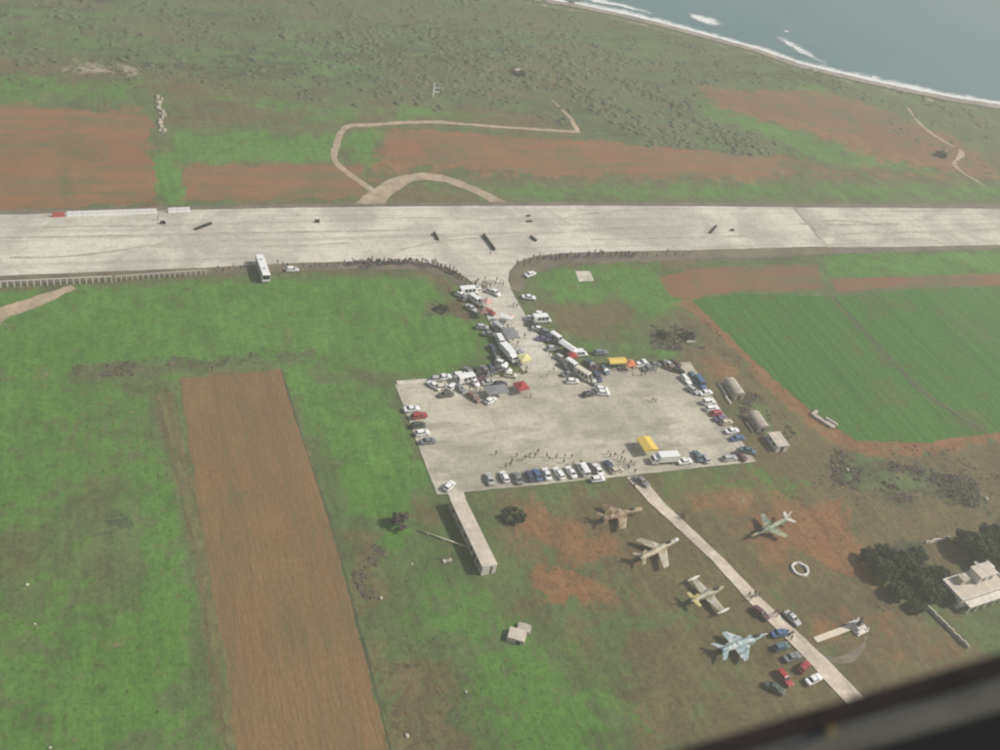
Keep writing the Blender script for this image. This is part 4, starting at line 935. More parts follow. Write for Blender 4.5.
# bunker of two slabs
r_ = empty('concrete_bunker', (*(-39.4, -60.8), 0.0), R(-30))
b_ = MB(); b_.box(-2.0, 2.0, -1.6, 1.6, -0.1, 1.3, top=0.92); add('chamber', b_.mesh('chamber', [beigeconc]), r_, (-0.4, -0.9, 0))
b_ = MB(); b_.box(-1.5, 1.6, -1.1, 1.1, -0.1, 0.8, top=0.9); add('entrance_block', b_.mesh('entrance_block', [oldconc]), r_, (0.7, 1.8, 0))
b_ = MB(); b_.box(-0.5, 0.5, -0.05, 0.06, 0, 0.9); add('doorway', b_.mesh('doorway', [blackiron]), r_, (0.2, -2.52, 0.05))
tag(r_, 'small pale concrete bunker of two blocks alone in the grass', 'bunker')

# huts in the scrub strip
hut('barrel_roofed_hut', (54.3, 9.9), -92, 7.0, 3.4, 1.7, 'beige barrel-roofed hut in the scrub, farther of the two from the flat-roofed one', stone, oldconc, True)
hut('barrel_roofed_hut', (54.0, -4.9), -92, 6.2, 3.4, 1.6, 'brownish barrel-roofed hut in the scrub beside the flat-roofed hut', stone, oldconc, True)
hut('flat_roofed_hut', (55.2, -13.6), -92, 5.6, 3.6, 2.1, 'flat-roofed pale hut standing at the end of the scrub strip', beigeconc, whitewash)
def rubble_wall(name, pos, deg, L, h, w, label, mat=None, n=None):
    r_ = empty(name, (pos[0], pos[1], 0.0), R(deg)); n = n or int(L / 0.9); x = -L / 2
    for k in range(n):
        l = L / n * 0.94; b_ = MB(); b_.box(-l / 2, l / 2, -w / 2, w / 2, -0.1, h * random.uniform(0.75, 1.1), top=0.88)
        add('stone', b_.mesh('stone', [mat or stone]), r_, (x + l / 2 + 0.02, random.uniform(-.08, .08), 0), random.uniform(-.08, .08)); x += L / n
    tag(r_, label, 'wall'); return r_
rubble_wall('low_wall', (51.2, 11.2), -92, 5.0, 0.7, 0.5, 'low pale wall stub in the scrub by the barrel-roofed huts', whitewash)
rubble_wall('low_wall', (50.5, 6.2), -92, 3.6, 0.7, 0.5, 'short low wall stub between the parked cars and the barrel-roofed hut', whitewash)
rubble_wall('low_wall', (50.8, -5.8), -92, 4.0, 0.7, 0.4, 'thin low wall stub beside the brownish barrel-roofed hut')
rubble_wall('low_wall', (52.8, 34.7), 5, 3.4, 0.6, 0.5, 'short pale wall among the dark scrub beyond the apron', whitewash)
rubble_wall('stone_wall', (63.6, -78.4), -79, 14.0, 1.0, 0.5, 'straight stone wall running past the grove towards the aircraft sill', oldconc)
rubble_wall('garden_wall', (80.6, -54.2), 3, 8.0, 1.0, 0.4, 'short white garden wall at the edge of the dark grove', whitewash)
for k, (p, q_) in enumerate((((157, 98), (163, 126)), ((161, 128), (164, 142)))): pass
r_ = empty('stone_row', (*(-95.2, 191.1), 0.0), R(90))
for k in range(22):
    w_ = random.uniform(0.4, 1.0); b_ = MB(); b_.box(-w_, w_, -w_ * 0.8, w_ * 0.8, -0.1, random.uniform(0.4, 1.0), top=0.6); add('stone', b_.mesh('stone', [random.choice((stone, oldconc))]), r_, (-17 + k * 1.5 + random.uniform(-.6, .6), random.uniform(-1.1, 1.1) - k * 0.05, 0), random.uniform(0, 3))
tag(r_, 'crooked row of broken field stones in the far field beyond the runway', 'stones')

# ruined foundation in the crop edge
r_ = empty('ruined_foundation', (*(76.6, -5.6), 0.0), R(-62))
for nm, x0, x1, y0, y1, h in (('wall', -3.6, -2.6, -1.6, 1.6, 0.8), ('wall', -2.6, 3.6, -1.6, -1.0, 0.7), ('wall', 0.2, 4.2, 0.6, 1.4, 0.8), ('floor_slab', -2.5, 4.0, -0.95, 0.55, 0.15), ('wall', 1.0, 4.0, -1.0, 0.5, 0.4)):
    b_ = MB(); b_.box(x0, x1, y0, y1, -0.1, h, top=0.97); add(nm, b_.mesh(nm, [oldconc]), r_)
tag(r_, 'roofless pale concrete foundation at the edge of the green crop', 'ruin')

# white farmhouse at the frame edge
r_ = empty('white_farmhouse', (*(77.3, -70.6), 0.0), R(6))
def block(nm, x0, x1, y0, y1, z0, z1, mt, par=None):
    b_ = MB(); b_.box(x0, x1, y0, y1, z0, z1); return add(nm, b_.mesh(nm, [mt]), par or r_)
block('wall', -7.5, 9.0, -3.2, 3.2, -0.2, 3.0, whitewash); rf = block('roof', -7.7, 9.2, -3.4, 3.4, 3.003, 3.2, beigeconc)
for x0, x1, y0, y1 in ((-7.7, 9.2, -3.4, -3.15), (-7.7, 9.2, 3.15, 3.4), (-7.7, -7.45, -3.14, 3.14), (8.95, 9.2, -3.14, 3.14)): block('parapet', x0, x1, y0, y1, 3.203, 3.6, whitewash)
block('upper_room', 0.5, 6.0, -0.5, 3.0, 3.205, 5.6, whitewash); block('upper_roof', 0.3, 6.2, -0.7, 3.2, 5.603, 5.8, beigeconc)
block('stair_house', -4.2, -1.6, 0.6, 2.6, 3.205, 4.9, oldconc)
block('porch_roof', -6.5, 6.0, -5.4, -3.42, 2.5, 2.7, whitewash)
for x_ in (-6.2, -3.2, -0.2, 2.8, 5.7): block('porch_column', x_ - 0.15, x_ + 0.15, -5.3, -5.0, -0.1, 2.497, whitewash)
for x_ in (-5.0, -2.0, 3.0, 7.0): block('window', x_ - 0.5, x_ + 0.5, -3.24, -3.15, 1.0, 2.1, glass)
block('door', 0.2, 1.2, -3.25, -3.15, 0.0, 2.1, darkwood)
for x_ in (1.6, 4.0): block('window', x_, x_ + 0.9, -0.55, -0.45, 4.0, 5.0, glass)
for y_ in (-1.6, 1.4): block('window', -7.56, -7.46, y_ - 0.45, y_ + 0.45, 1.0, 2.0, glass)
block('water_tank', 6.8, 8.0, 0.5, 1.7, 3.205, 4.3, steel)
tag(r_, 'white flat-roofed farmhouse with porch and upper room behind the grove', 'house')
hut('garden_shed', (85.7, -65.3), 10, 4.0, 3.0, 2.3, 'small white shed behind the farmhouse under the dark trees', whitewash, whitewash, cat='shed', nwin=1)
b_ = MB(); b_.box(-1.0, 1.0, -0.6, 0.6, -0.1, 0.8, top=0.9); tag(add('water_trough', b_.mesh('water_trough', [whitewash]), None, (*(72.6, -63.0), 0.0), 1.0), 'pale water trough in the clearing between grove and farmhouse', 'trough')

# stone ring
r_ = empty('stone_ring', (*(36.2, -56.1), 0.0)); n = 22
b_ = MB(); b_.box(-0.36, 0.36, -0.30, 0.30, -0.1, 0.55, top=0.9); sm_ = b_.mesh('stone', [rail_w])
for k in range(n):
    a = 2 * math.pi * k / n; add('stone', sm_, r_, (math.cos(a) * 1.95 * random.uniform(0.97, 1.03), math.sin(a) * 1.95, random.uniform(-.08, .05)), a + math.pi / 2 + random.uniform(-.15, .15)).scale = (0.8, random.uniform(0.8, 1.1), random.uniform(0.7, 1.1))
tag(r_, 'ring of white painted stones on the bare ground beyond the access road', 'stone ring')

# monument and its path
sheet('monument_path', ribbon([(28.0, -75.5), (38.8, -74.0)], 1.5), 0.13, plain('pale_paving', (0.66, 0.58, 0.45), 0.85), 0.8, 0.03, thick=0.15)
r_ = empty('monument', (*(40.5, -74.5), 0.0), R(12))
block('step', -1.9, 1.9, -1.9, 1.9, -0.1, 0.35, whitewash); block('plinth', -1.2, 1.2, -1.2, 1.2, 0.353, 1.3, whitewash)
b_ = MB(); b_.box(-0.75, 0.75, -0.5, 0.5, 1.303, 4.2, top=0.25); add('stele', b_.mesh('stele', [plain('grey_granite', (0.14, 0.125, 0.10), 0.6)]), r_)
for x_, y_ in ((-1.6, -1.6), (1.6, -1.6), (-1.6, 1.6), (1.6, 1.6)): block('corner_post', x_ - 0.15, x_ + 0.15, y_ - 0.15, y_ + 0.15, 0.353, 1.1, whitewash)
tag(r_, 'memorial with white stepped plinth and dark pointed stele beside a bench', 'monument')
b_ = MB(); b_.box(-1.1, 1.1, -0.45, 0.45, -0.1, 0.6); tag(add('stone_bench', b_.mesh('stone_bench', [whitewash]), None, (*(40.2, -75.6), 0.0), R(15)), 'white stone bench in front of the memorial', 'bench')

# far marker post and panel beyond the runway
r_ = empty('marker_board', (*(17.6, 213.0), 0.0), R(0))
block('mast', -0.3, 0.3, -0.2, 0.2, -0.2, 6.2, plastic_w); block('arm', 0.31, 2.6, -0.1, 0.1, 4.0, 4.3, rail_w); block('arm', 0.31, 2.6, -0.1, 0.1, 2.2, 2.5, rail_w)
tag(r_, 'white marker mast with side arms standing in the far scrubland', 'mast')
b_ = MB(); b_.box(-1.5, 1.5, -1.0, 1.0, -0.1, 1.8); tag(add('stone_cabin', b_.mesh('stone_cabin', [stone]), None, (*(67.0, 242.8), 0.0), 0.2), 'tiny grey cabin in the pale clearing near the sea', 'cabin')

# ---------------------------------------------------------------- fence along the runway
def post_fence(p0, p1, n, h, label, mat=rail_w):
    d = Vector((p1[0] - p0[0], p1[1] - p0[1], 0)); L = d.length; r_ = empty('post_fence', (*p0, 0.0), math.atan2(d.y, d.x))
    b_ = MB(); b_.box(-0.17, 0.17, -0.13, 0.13, -0.2, h, top=0.9); pm = b_.mesh('post', [mat])
    b_ = MB(); b_.box(-L / n / 2 + 0.02, L / n / 2 - 0.02, -0.10, 0.10, -0.08, 0.08); rm = b_.mesh('rail', [mat])
    for k in range(n + 1): add('post', pm, r_, (L * k / n, 0, 0), rot=(random.uniform(-.03, .03), random.uniform(-.03, .03), 0))
    for k in range(n):
        add('rail', rm, r_, (L * (k + 0.5) / n, 0, h + 0.083))
    tag(r_, label, 'fence'); return r_
post_fence((-166.5, 77.6), (-115.9, 79.2), 30, 1.9, 'white post-and-rail fence along the runway, longer run beside the dirt track')
post_fence((-114.8, 79.6), (-89.6, 81.5), 17, 1.6, 'shorter white post-and-rail fence run towards the bus', plain('dusty_rail_paint', (0.58, 0.54, 0.44), 0.7))

# white barrier wall on the far runway edge
def barrier(p0, p1, n, mat, label, h=1.5, d_=0.9):
    d = Vector((p1[0] - p0[0], p1[1] - p0[1], 0)); L = d.length; r_ = empty('barrier_row', (*p0, 0.06), math.atan2(d.y, d.x)); l = L / n
    b_ = MB(); b_.loft([[(x, -d_ / 2, 0), (x, -d_ * 0.3, h * 0.4), (x, -d_ * 0.2, h), (x, d_ * 0.2, h), (x, d_ * 0.3, h * 0.4), (x, d_ / 2, 0)] for x in (-l / 2 + 0.03, l / 2 - 0.03)]); bm_ = b_.mesh('barrier_block', [mat])
    for k in range(n): add('barrier_block', bm_, r_, (l * (k + 0.5), random.uniform(-.06, .06), 0), random.uniform(-.02, .02))
    tag(r_, label, 'barrier'); return r_
barrier((-127.6, 116.5), (-101.1, 117.7), 18, plastic_w, 'long row of white plastic barriers on the far edge of the runway')
barrier((-97.7, 118.0), (-90.9, 118.5), 5, plastic_w, 'short row of white plastic barriers next to the long white row')
barrier((-131.8, 116.0), (-128.2, 116.3), 3, plastic_r, 'short red barrier row at the end of the white barriers')

# tyre chicanes on the runway
b_ = MB(); n = 12
ring = lambda r, z: [(math.cos(2 * math.pi * j / n) * r, math.sin(2 * math.pi * j / n) * r, z) for j in range(n)]
b_.loft([ring(0.2, 0.05), ring(0.38, 0.0), ring(0.42, 0.12), ring(0.38, 0.24), ring(0.2, 0.19)], 0, False); TYRE = b_.mesh('tyre', [rubber], True)
def tyre_row(p0, p1, label, stack=3):
    d = Vector((p1[0] - p0[0], p1[1] - p0[1], 0)); L = d.length; n = max(1, int(L / 0.82)); r_ = empty('tyre_barrier', (*p0, 0.11), math.atan2(d.y, d.x))
    for k in range(n + 1):
        for z in range(stack): add('tyre', TYRE, r_, (k * 0.82 + random.uniform(-.04, .04), random.uniform(-.05, .05), z * 0.245), random.uniform(0, 6))
    tag(r_, label, 'tyre barrier', 'tyre barriers set out on the runway'); return r_
tyre_row((-90.1, 106.9), (-85.2, 110.2), 'row of stacked black tyres on the runway nearest the white barriers'.replace('nearest', 'beside'))
tyre_row((4.2, 99.6), (5.1, 90.6), 'longest row of stacked black tyres on the runway in front of the taxiway', 4)
tyre_row((-12.9, 101.8), (-12.8, 97.3), 'short row of black tyres on the runway before the taxiway crowd')
tyre_row((21.3, 98.0), (22.5, 95.0), 'short black tyre row on the runway beyond the taxiway mouth')
tyre_row((94.2, 98.4), (99.2, 103.0), 'curved black tyre row on the runway near the slanted joint')
tyre_row((-100.2, 110.9), (-99.3, 110.9), 'small black tyre stack in front of the white barriers', 4)
tyre_row((-51.5, 110.5), (-50.5, 110.4), 'lone small black tyre stack at the middle of the runway', 4)
tyre_row((104.2, 99.9), (105.5, 99.8), 'small black tyre stack beside the curved tyre row', 3)
tyre_row((25.1, 112.5), (26.6, 112.5), 'small black tyre stack by the far runway edge', 2)
tyre_row((23.7, 108.7), (26.0, 108.7), 'low black tyre row just below the far runway edge stack', 2)

# ---------------------------------------------------------------- coach and lorries
r_ = empty('white_coach', (*(-73.1, 81.4), 0.08), R(-87)); Lc, Wc, Hc = 11.2, 2.5, 3.1
b_ = MB()
def csec(x, k, zt): return [(x, -Wc / 2 * k, 0.45), (x, -Wc / 2 * k, zt - 0.25), (x, -Wc / 2 * k + 0.2, zt), (x, Wc / 2 * k - 0.2, zt), (x, Wc / 2 * k, zt - 0.25), (x, Wc / 2 * k, 0.45)]
b_.loft([csec(-Lc / 2, 0.95, Hc - 0.1), csec(-Lc / 2 + 0.2, 1, Hc), csec(Lc / 2 - 0.5, 1, Hc), csec(Lc / 2, 0.95, Hc - 0.25)])
add('body', b_.mesh('body', [paint]), r_, color=CARCOL['white'])
b_ = MB(); b_.box(-0.03, 0.03, -1.05, 1.05, 1.3, 2.65); wsm = b_.mesh('windscreen', [glass])
add('windscreen', wsm, r_, (Lc / 2 + 0.01, 0, 0)); add('rear_window', wsm, r_, (-Lc / 2 - 0.01, 0, 0.1))
b_ = MB(); b_.box(-0.62, 0.62, -0.03, 0.03, 1.45, 2.45); swm = b_.mesh('side_window', [glass])
for s_ in (-1, 1):
    for k in range(7): add('side_window', swm, r_, (-4.3 + k * 1.38, s_ * (Wc / 2 + 0.005), 0))
b_ = MB(); b_.box(-0.4, 0.4, -0.4, 0.4, 0, 0.12); hm = b_.mesh('roof_hatch', [plain('hatch_grey', (0.4, 0.4, 0.4))])
for x_ in (-2.6, 2.4): add('roof_hatch', hm, r_, (x_, 0, Hc + 0.003))
wm = wheel_mesh(0.5, 0.3)
for x_ in (-3.2, 3.4):
    for s_ in (-1, 1): add('wheel', wm, r_, (x_, s_ * (Wc / 2 - 0.14), 0.5))
tag(r_, 'long white coach parked across the grass at the runway edge', 'bus')

def lorry(pos, deg, L, col, label, boxh=2.0, name='box_lorry', cabcol='white'):
    r_ = empty(name, (pos[0], pos[1], 0.15), R(deg)); w = 1.15
    b_ = MB(); b_.box(-L / 2, L / 2 - 1.9, -w, w, 0.95, 0.95 + boxh); add('cargo_box', b_.mesh('cargo_box', [paint]), r_, color=CARCOL[col])
    b_ = MB(); b_.box(-L / 2 + 0.1, L / 2 - 0.2, -0.45, 0.45, 0.5, 0.8); add('chassis', b_.mesh('chassis', [blackiron]), r_)
    b_ = MB(); x0, x1 = L / 2 - 1.75, L / 2
    b_.loft([[(x0, y, 0.45), (x0, y, 2.15), (x1 - 0.55, y, 2.15), (x1 - 0.08, y, 1.35), (x1, y, 0.8), (x1, y, 0.45)] for y in (-w * 0.93, w * 0.93)]); add('cab', b_.mesh('cab', [paint]), r_, color=CARCOL[cabcol])
    add('windscreen', pane('windscreen', [(x1 - 0.08, -w * 0.9, 1.35), (x1 - 0.08, w * 0.9, 1.35), (x1 - 0.55, w * 0.9, 2.12), (x1 - 0.55, -w * 0.9, 2.12)], 0.05, 0.08), r_)
    for s_ in (-1, 1):
        b_ = MB(); b_.box(-0.42, 0.42, -0.02, 0.02, 1.35, 2.0); add('side_window', b_.mesh('side_window', [glass]), r_, (x1 - 1.05, s_ * (w * 0.93 + 0.005), 0))
    wm = wheel_mesh(0.42, 0.26)
    for x_ in (-L * 0.3, L / 2 - 0.9):
        for s_ in (-1, 1): add('wheel', wm, r_, (x_, s_ * (w - 0.14), 0.42))
    tag(r_, label, 'lorry'); return r_
lorry((18.1, -15.4), 177, 7.6, 'white', 'white box lorry parked beside the yellow awning on the apron edge')
lorry((-9.5, 33.3), -75, 7.2, 'white', 'large white box lorry among the stalls beside the taxiway', 1.9)
canopy('market_awning', (15.0, -10.5), -88, 5.2, 4.2, 2.5, 0.6, 'yellow', 'bright yellow gabled awning in front of the white box lorry', True)
canopy('market_awning', (21.9, 25.3), 0, 5.6, 2.8, 2.4, 0.5, 'yellow', 'pale yellow awning along the runway-side edge of the apron', True)
canopy('market_tent', (25.6, 23.9), 0, 3.2, 3.2, 2.2, 0.9, 'orange', 'orange tent beside the pale yellow awning on the apron edge')
canopy('market_tent', (-11.4, 17.5), 10, 3.6, 3.6, 2.2, 1.0, 'red', 'bright red tent on the apron in front of the taxiway mouth')
canopy('market_tent', (-6.1, 29.6), 8, 3.4, 3.2, 2.3, 0.7, 'lemon', 'lemon yellow tent beside the large white box lorry')
canopy('market_tent', (-6.4, 41.5), 0, 4.2, 5.2, 2.4, 0.35, 'grey', 'dark grey flat awning on the taxiway side above the white lorry')
canopy('market_tent', (-8.2, 58.5), 20, 3.0, 3.0, 2.2, 0.8, 'pink', 'faded pink tent beside the white van at the taxiway mouth')
canopy('market_tent', (-11.3, 53.4), 0, 2.8, 2.8, 2.2, 0.8, 'brown', 'reddish brown tent next to the faded pink tent')
canopy('market_tent', (-4.7, 49.8), -30, 4.0, 2.2, 2.3, 0.6, 'white', 'white stall canopy on the taxiway between the pink tents and the grey awning', True)
canopy('market_tent', (-3.1, 50.1), -30, 1.9, 2.0, 2.2, 0.4, 'pink', 'little pink stall canopy stuck to the white stall canopy')
canopy('market_tent', (9.2, 29.5), 0, 2.6, 2.4, 2.2, 0.5, 'red', 'dark red stall canopy squeezed between white vans beside the taxiway')
canopy('market_tent', (-19.1, 16.7), 5, 6.4, 3.6, 2.3, 0.4, 'grey', 'long grey awning on the apron beside the bright red tent')
canopy('market_tent', (9.3, 33.8), -62, 5.6, 2.4, 2.4, 0.6, 'white', 'long white stall roof among the vans beside the taxiway', True)

# ---------------------------------------------------------------- parked vehicles
NE = 'cars along the near edge of the apron'; LC = 'cars along the walkway side of the apron'; RC = 'cars along the scrub side of the apron'
TE = 'cars along the runway-side edge of the apron'; TL = 'vehicles on the walkway side of the taxiway'; TR = 'vehicles on the crop side of the taxiway'; DR = 'cars by the access road'
V = [
 # near edge, from the walkway corner
 ('hatch', 'white', (-42.0, -15.9), 40, 'white hatchback alone at the apron corner by the concrete walkway', NE),
 ('sedan', 'silver', (-31.2, -15.0), 88, 'silver sedan, first of the near-edge row from the walkway corner', NE),
 ('hatch', 'white', (-27.2, -14.9), 92, 'white hatchback, second of the near-edge row from the walkway corner', NE),
 ('sedan', 'grey', (-24.0, -15.8), 90, 'grey sedan, third of the near-edge row from the walkway corner', NE),
 ('hatch', 'navy', (-20.6, -15.6), 86, 'navy hatchback, fourth of the near-edge row from the walkway corner', NE),
 ('sedan', 'blue', (-18.5, -15.5), 90, 'dull blue sedan between navy hatchback and white cars in the near-edge row', NE),
 ('sedan', 'white', (-15.9, -15.5), 88, 'white sedan next to the dull blue sedan in the near-edge row', NE),
 ('estate', 'white', (-12.6, -15.7), 100, 'white estate car turned slightly in the near-edge row', NE),
 ('sedan', 'white', (-9.2, -15.8), 97, 'white sedan between the white estate and the white van in the near-edge row', NE),
 ('van', 'white', (-5.7, -15.4), 93, 'small white van in the middle of the near-edge row', NE),
 ('hatch', 'black', (-3.4, -15.2), 92, 'black hatchback wedged between white cars of the near-edge row', NE),
 ('sedan', 'white', (-1.7, -16.0), 95, 'white sedan with another white car parked at its tail', NE),
 ('hatch', 'white', (-3.1, -19.3), 0, 'white hatchback parked crosswise on the grass behind the near-edge row', NE),
 ('sedan', 'navy', (2.1, -15.2), 98, 'dark navy sedan ending the near-edge row by the access road', NE),
 ('hatch', 'beige', (3.4, -16.9), 10, 'pale beige hatchback behind the dark navy sedan', NE),
 ('sedan', 'grey', (8.5, -21.8), -60, 'grey sedan standing at the top of the access road', NE),
 ('sedan', 'white', (24.0, -16.5), 4, 'white sedan behind the tail of the white box lorry', NE),
 ('sedan', 'teal', (28.7, -15.2), 85, 'teal sedan between the white box lorry and the apron corner', NE),
 ('hatch', 'silver', (30.4, -16.2), 95, 'silver hatchback beside the teal sedan on the near edge', NE),
 ('estate', 'silver', (37.7, -17.2), 2, 'silver estate parked lengthwise on the near edge by the scrub corner', NE),
 ('sedan', 'maroon', (41.1, -16.9), 120, 'maroon sedan beside the silver estate at the scrub corner', NE),
 # walkway side
 ('sedan', 'white', (-43.9, 13.4), 4, 'white sedan, first of the walkway-side row from the kerb strip', LC),
 ('estate', 'red', (-42.6, 10.4), 6, 'red estate next to the white sedan of the walkway-side row', LC),
 ('hatch', 'green', (-43.8, 6.9), 2, 'dark green hatchback between red estate and white hatchback', LC),
 ('hatch', 'white', (-43.6, 3.8), 5, 'white hatchback below the dark green car of the walkway-side row', LC),
 ('sedan', 'grey', (-42.9, 0.6), 3, 'dark grey sedan, last of the walkway-side row', LC),
 # runway-side cluster
 ('sedan', 'white', (-35.2, 22.2), -55, 'white sedan parked askew at the end of the kerb strip', TE),
 ('sedan', 'white', (-31.4, 25.5), 5, 'white sedan on the grass line beyond the kerb strip', TE),
 ('hatch', 'silver', (-33.6, 24.9), 0, 'silver hatchback at the end of the kerb strip behind the askew white sedan', TE),
 ('sedan', 'olive', (-32.9, 18.1), 5, 'olive sedan standing forward of the cluster by the kerb strip', TE),
 ('hatch', 'cream', (-33.1, 21.3), 0, 'cream hatchback between the askew white sedan and the olive sedan', TE),
 ('hatch', 'white', (-30.3, 21.2), 40, 'white hatchback in the thick of the cluster by the kerb strip', TE),
 ('estate', 'white', (-26.5, 25.9), 3, 'white estate on the grass side of the cluster by the kerb strip', TE),
 ('bigvan', 'white', (-25.2, 23.5), 10, 'white minibus in the cluster between kerb strip and taxiway', TE),
 ('hatch', 'white', (-23.5, 22.4), -70, 'white hatchback at the nose of the white minibus', TE),
 ('estate', 'brown', (-25.6, 16.1), -60, 'dusty brown estate turned out from the cluster onto the apron', TE),
 ('sedan', 'grey', (-28.5, 20.3), -60, 'grey sedan behind the dusty brown estate', TE),
 ('hatch', 'white', (-21.3, 14.3), 30, 'white hatchback tucked against the long grey awning', TE),
 ('sedan', 'black', (-20.9, 26.6), -80, 'black sedan, first of the dark cars next to the white minibus', TE),
 ('sedan', 'grey', (-18.7, 27.0), -80, 'dark grey sedan, second of the dark cars beyond the white minibus', TE),
 ('hatch', 'navy', (-16.7, 27.5), -78, 'navy hatchback, third of the dark cars beyond the white minibus', TE),
 ('hatch', 'black', (-15.0, 28.2), -78, 'black hatchback, fourth of the dark cars towards the taxiway', TE),
 ('hatch', 'white', (-12.9, 29.9), -35, 'white hatchback behind the large white box lorry', TE),
 ('hatch', 'white', (-12.6, 27.1), -45, 'white hatchback at the rear corner of the large white box lorry', TE),
 ('hatch', 'cream', (-12.0, 24.3), -20, 'cream hatchback on the apron below the large white box lorry', TE),
 # taxiway, walkway side
 ('hatch', 'white', (-14.6, 64.4), -40, 'white hatchback at the outer end of the white cars by the taxiway mouth', TL),
 ('bigvan', 'white', (-11.8, 65.9), 5, 'white minibus beside the taxiway mouth', TL),
 ('sedan', 'white', (-9.2, 67.9), 10, 'white sedan behind the minibus at the taxiway mouth', TL),
 ('van', 'white', (-10.9, 60.9), -62, 'white van nose-out between the minibus and the pink tent', TL),
 ('hatch', 'silver', (-4.0, 65.6), -30, 'silver hatchback on the taxiway in front of the crowd', TL),
 ('hatch', 'white', (-3.1, 65.0), -60, 'white hatchback on the taxiway beside the silver hatchback', TL),
 ('hatch', 'silver', (-13.1, 47.4), -15, 'silver hatchback on the grass below the brown tent', TL),
 ('sedan', 'grey', (-12.0, 43.8), -20, 'dark grey sedan on the verge beside the small white van', TL),
 ('van', 'white', (-9.9, 39.6), -88, 'small white van between the verge and the dark grey awning', TL),
 ('sedan', 'silver', (-6.1, 35.1), 10, 'silver sedan between the dark grey awning and the lemon tent', TL),
 # taxiway, crop side
 ('sedan', 'white', (12.4, 74.6), 25, 'white sedan near the runway on the crop side of the taxiway', TR),
 ('sedan', 'white', (7.2, 61.7), -15, 'white sedan alone on the verge of the taxiway', TR),
 ('bigvan', 'white', (6.9, 49.3), 0, 'white minibus on the verge above the motorcycles', TR),
 ('hatch', 'white', (7.7, 52.4), -20, 'white hatchback behind the minibus on the taxiway verge', TR),
 ('hatch', 'white', (3.9, 50.1), -30, 'white hatchback at the taxiway side of the verge minibus', TR),
 ('sedan', 'black', (3.4, 47.0), -20, 'black sedan on the taxiway edge below the verge minibus', TR),
 ('sedan', 'purple', (4.0, 39.8), -20, 'dark purple sedan beside the white van on the taxiway edge', TR),
 ('hatch', 'navy', (6.1, 40.1), -50, 'navy hatchback between purple sedan and white van', TR),
 ('van', 'white', (8.2, 39.4), -62, 'white van at the top of the vans along the taxiway', TR),
 ('hatch', 'silver', (5.2, 35.2), 5, 'silver hatchback in front of the long white stall roof', TR),
 ('van', 'white', (12.6, 31.6), 0, 'white van on the grass behind the dark red stall canopy', TR),
 ('sedan', 'black', (9.9, 33.8), 10, 'black sedan between the long white stall roof and the grass van', TR),
 ('van', 'white', (8.2, 26.3), -65, 'white van below the dark red stall canopy', TR),
 ('sedan', 'green', (5.7, 26.5), -60, 'dark green sedan beside the white van below the red canopy', TR),
 ('bigvan', 'cream', (9.7, 21.4), -58, 'cream minibus at the corner of taxiway and apron', TR),
 ('hatch', 'white', (5.5, 19.6), -5, 'white hatchback in front of the cream minibus', TR),
 ('sedan', 'grey', (5.5, 22.8), 0, 'dark grey sedan above the white hatchback at the apron corner', TR),
 ('hatch', 'black', (8.0, 13.5), 10, 'black hatchback out on the open apron below the cream minibus', TR),
 ('estate', 'grey', (19.7, 31.8), 0, 'grey estate on the grass beyond the apron edge', TE),
 ('sedan', 'maroon', (15.3, 24.6), 0, 'maroon sedan on the apron edge beside the pale yellow awning', TE),
 ('jeep', 'navy', (13.7, 20.5), -80, 'navy jeep below the maroon sedan', TE),
 ('hatch', 'teal', (17.4, 23.4), -75, 'teal hatchback at the end of the pale yellow awning', TE),
 ('hatch', 'white', (12.9, 15.1), -15, 'white hatchback out on the apron below the navy jeep', TE),
 ('hatch', 'white', (12.7, 13.4), -15, 'white hatchback, lower of two side by side on the open apron', TE),
 ('sedan', 'white', (29.3, 24.7), 5, 'white sedan beside the orange tent', TE),
 ('hatch', 'white', (31.5, 24.8), -80, 'white hatchback next to the white sedan by the orange tent', TE),
 ('sedan', 'grey', (34.5, 24.2), 0, 'grey sedan midway along the scrub end of the runway-side edge', TE),
 ('hatch', 'black', (37.5, 24.1), -60, 'black hatchback next to the grey sedan on the runway-side edge', TE),
 ('sedan', 'silver', (39.2, 23.7), -60, 'silver sedan between the black hatchback and the maroon hatchback', TE),
 ('hatch', 'maroon', (41.6, 23.9), -50, 'maroon hatchback near the scrub corner of the runway-side edge', TE),
 # scrub side
 ('hatch', 'black', (41.0, 20.6), -30, 'black hatchback at the top corner of the scrub-side row', RC),
 ('estate', 'white', (41.2, 16.3), -80, 'white estate, first white car of the scrub-side row', RC),
 ('jeep', 'teal', (43.8, 16.7), -88, 'dark teal jeep behind the first white estate of the scrub side', RC),
 ('van', 'blue', (45.0, 14.2), -88, 'pale blue van on the scrub side behind the cars', RC),
 ('hatch', 'silver', (41.0, 11.4), -60, 'silver hatchback on the apron below the first white estate', RC),
 ('sedan', 'white', (44.6, 9.8), 6, 'white sedan, upper of the white cars stacked on the scrub side', RC),
 ('jeep', 'white', (43.4, 5.7), 4, 'white jeep in the middle of the scrub-side row', RC),
 ('estate', 'white', (43.0, 3.0), 6, 'white estate between the white jeep and the red hatchback', RC),
 ('hatch', 'red', (43.3, 0.8), 6, 'red hatchback in the scrub-side row', RC),
 ('sedan', 'purple', (43.4, -1.6), 4, 'purple sedan below the red hatchback of the scrub side', RC),
 ('hatch', 'beige', (44.4, -3.3), 5, 'beige hatchback beside the purple sedan of the scrub side', RC),
 ('sedan', 'white', (44.2, -6.9), 4, 'white sedan above the blue sedan of the scrub-side row', RC),
 ('sedan', 'blue', (44.2, -10.0), 4, 'blue sedan below the last white sedan of the scrub side', RC),
 ('sedan', 'teal', (44.7, -15.2), -30, 'teal sedan turned across the scrub corner of the apron', RC),
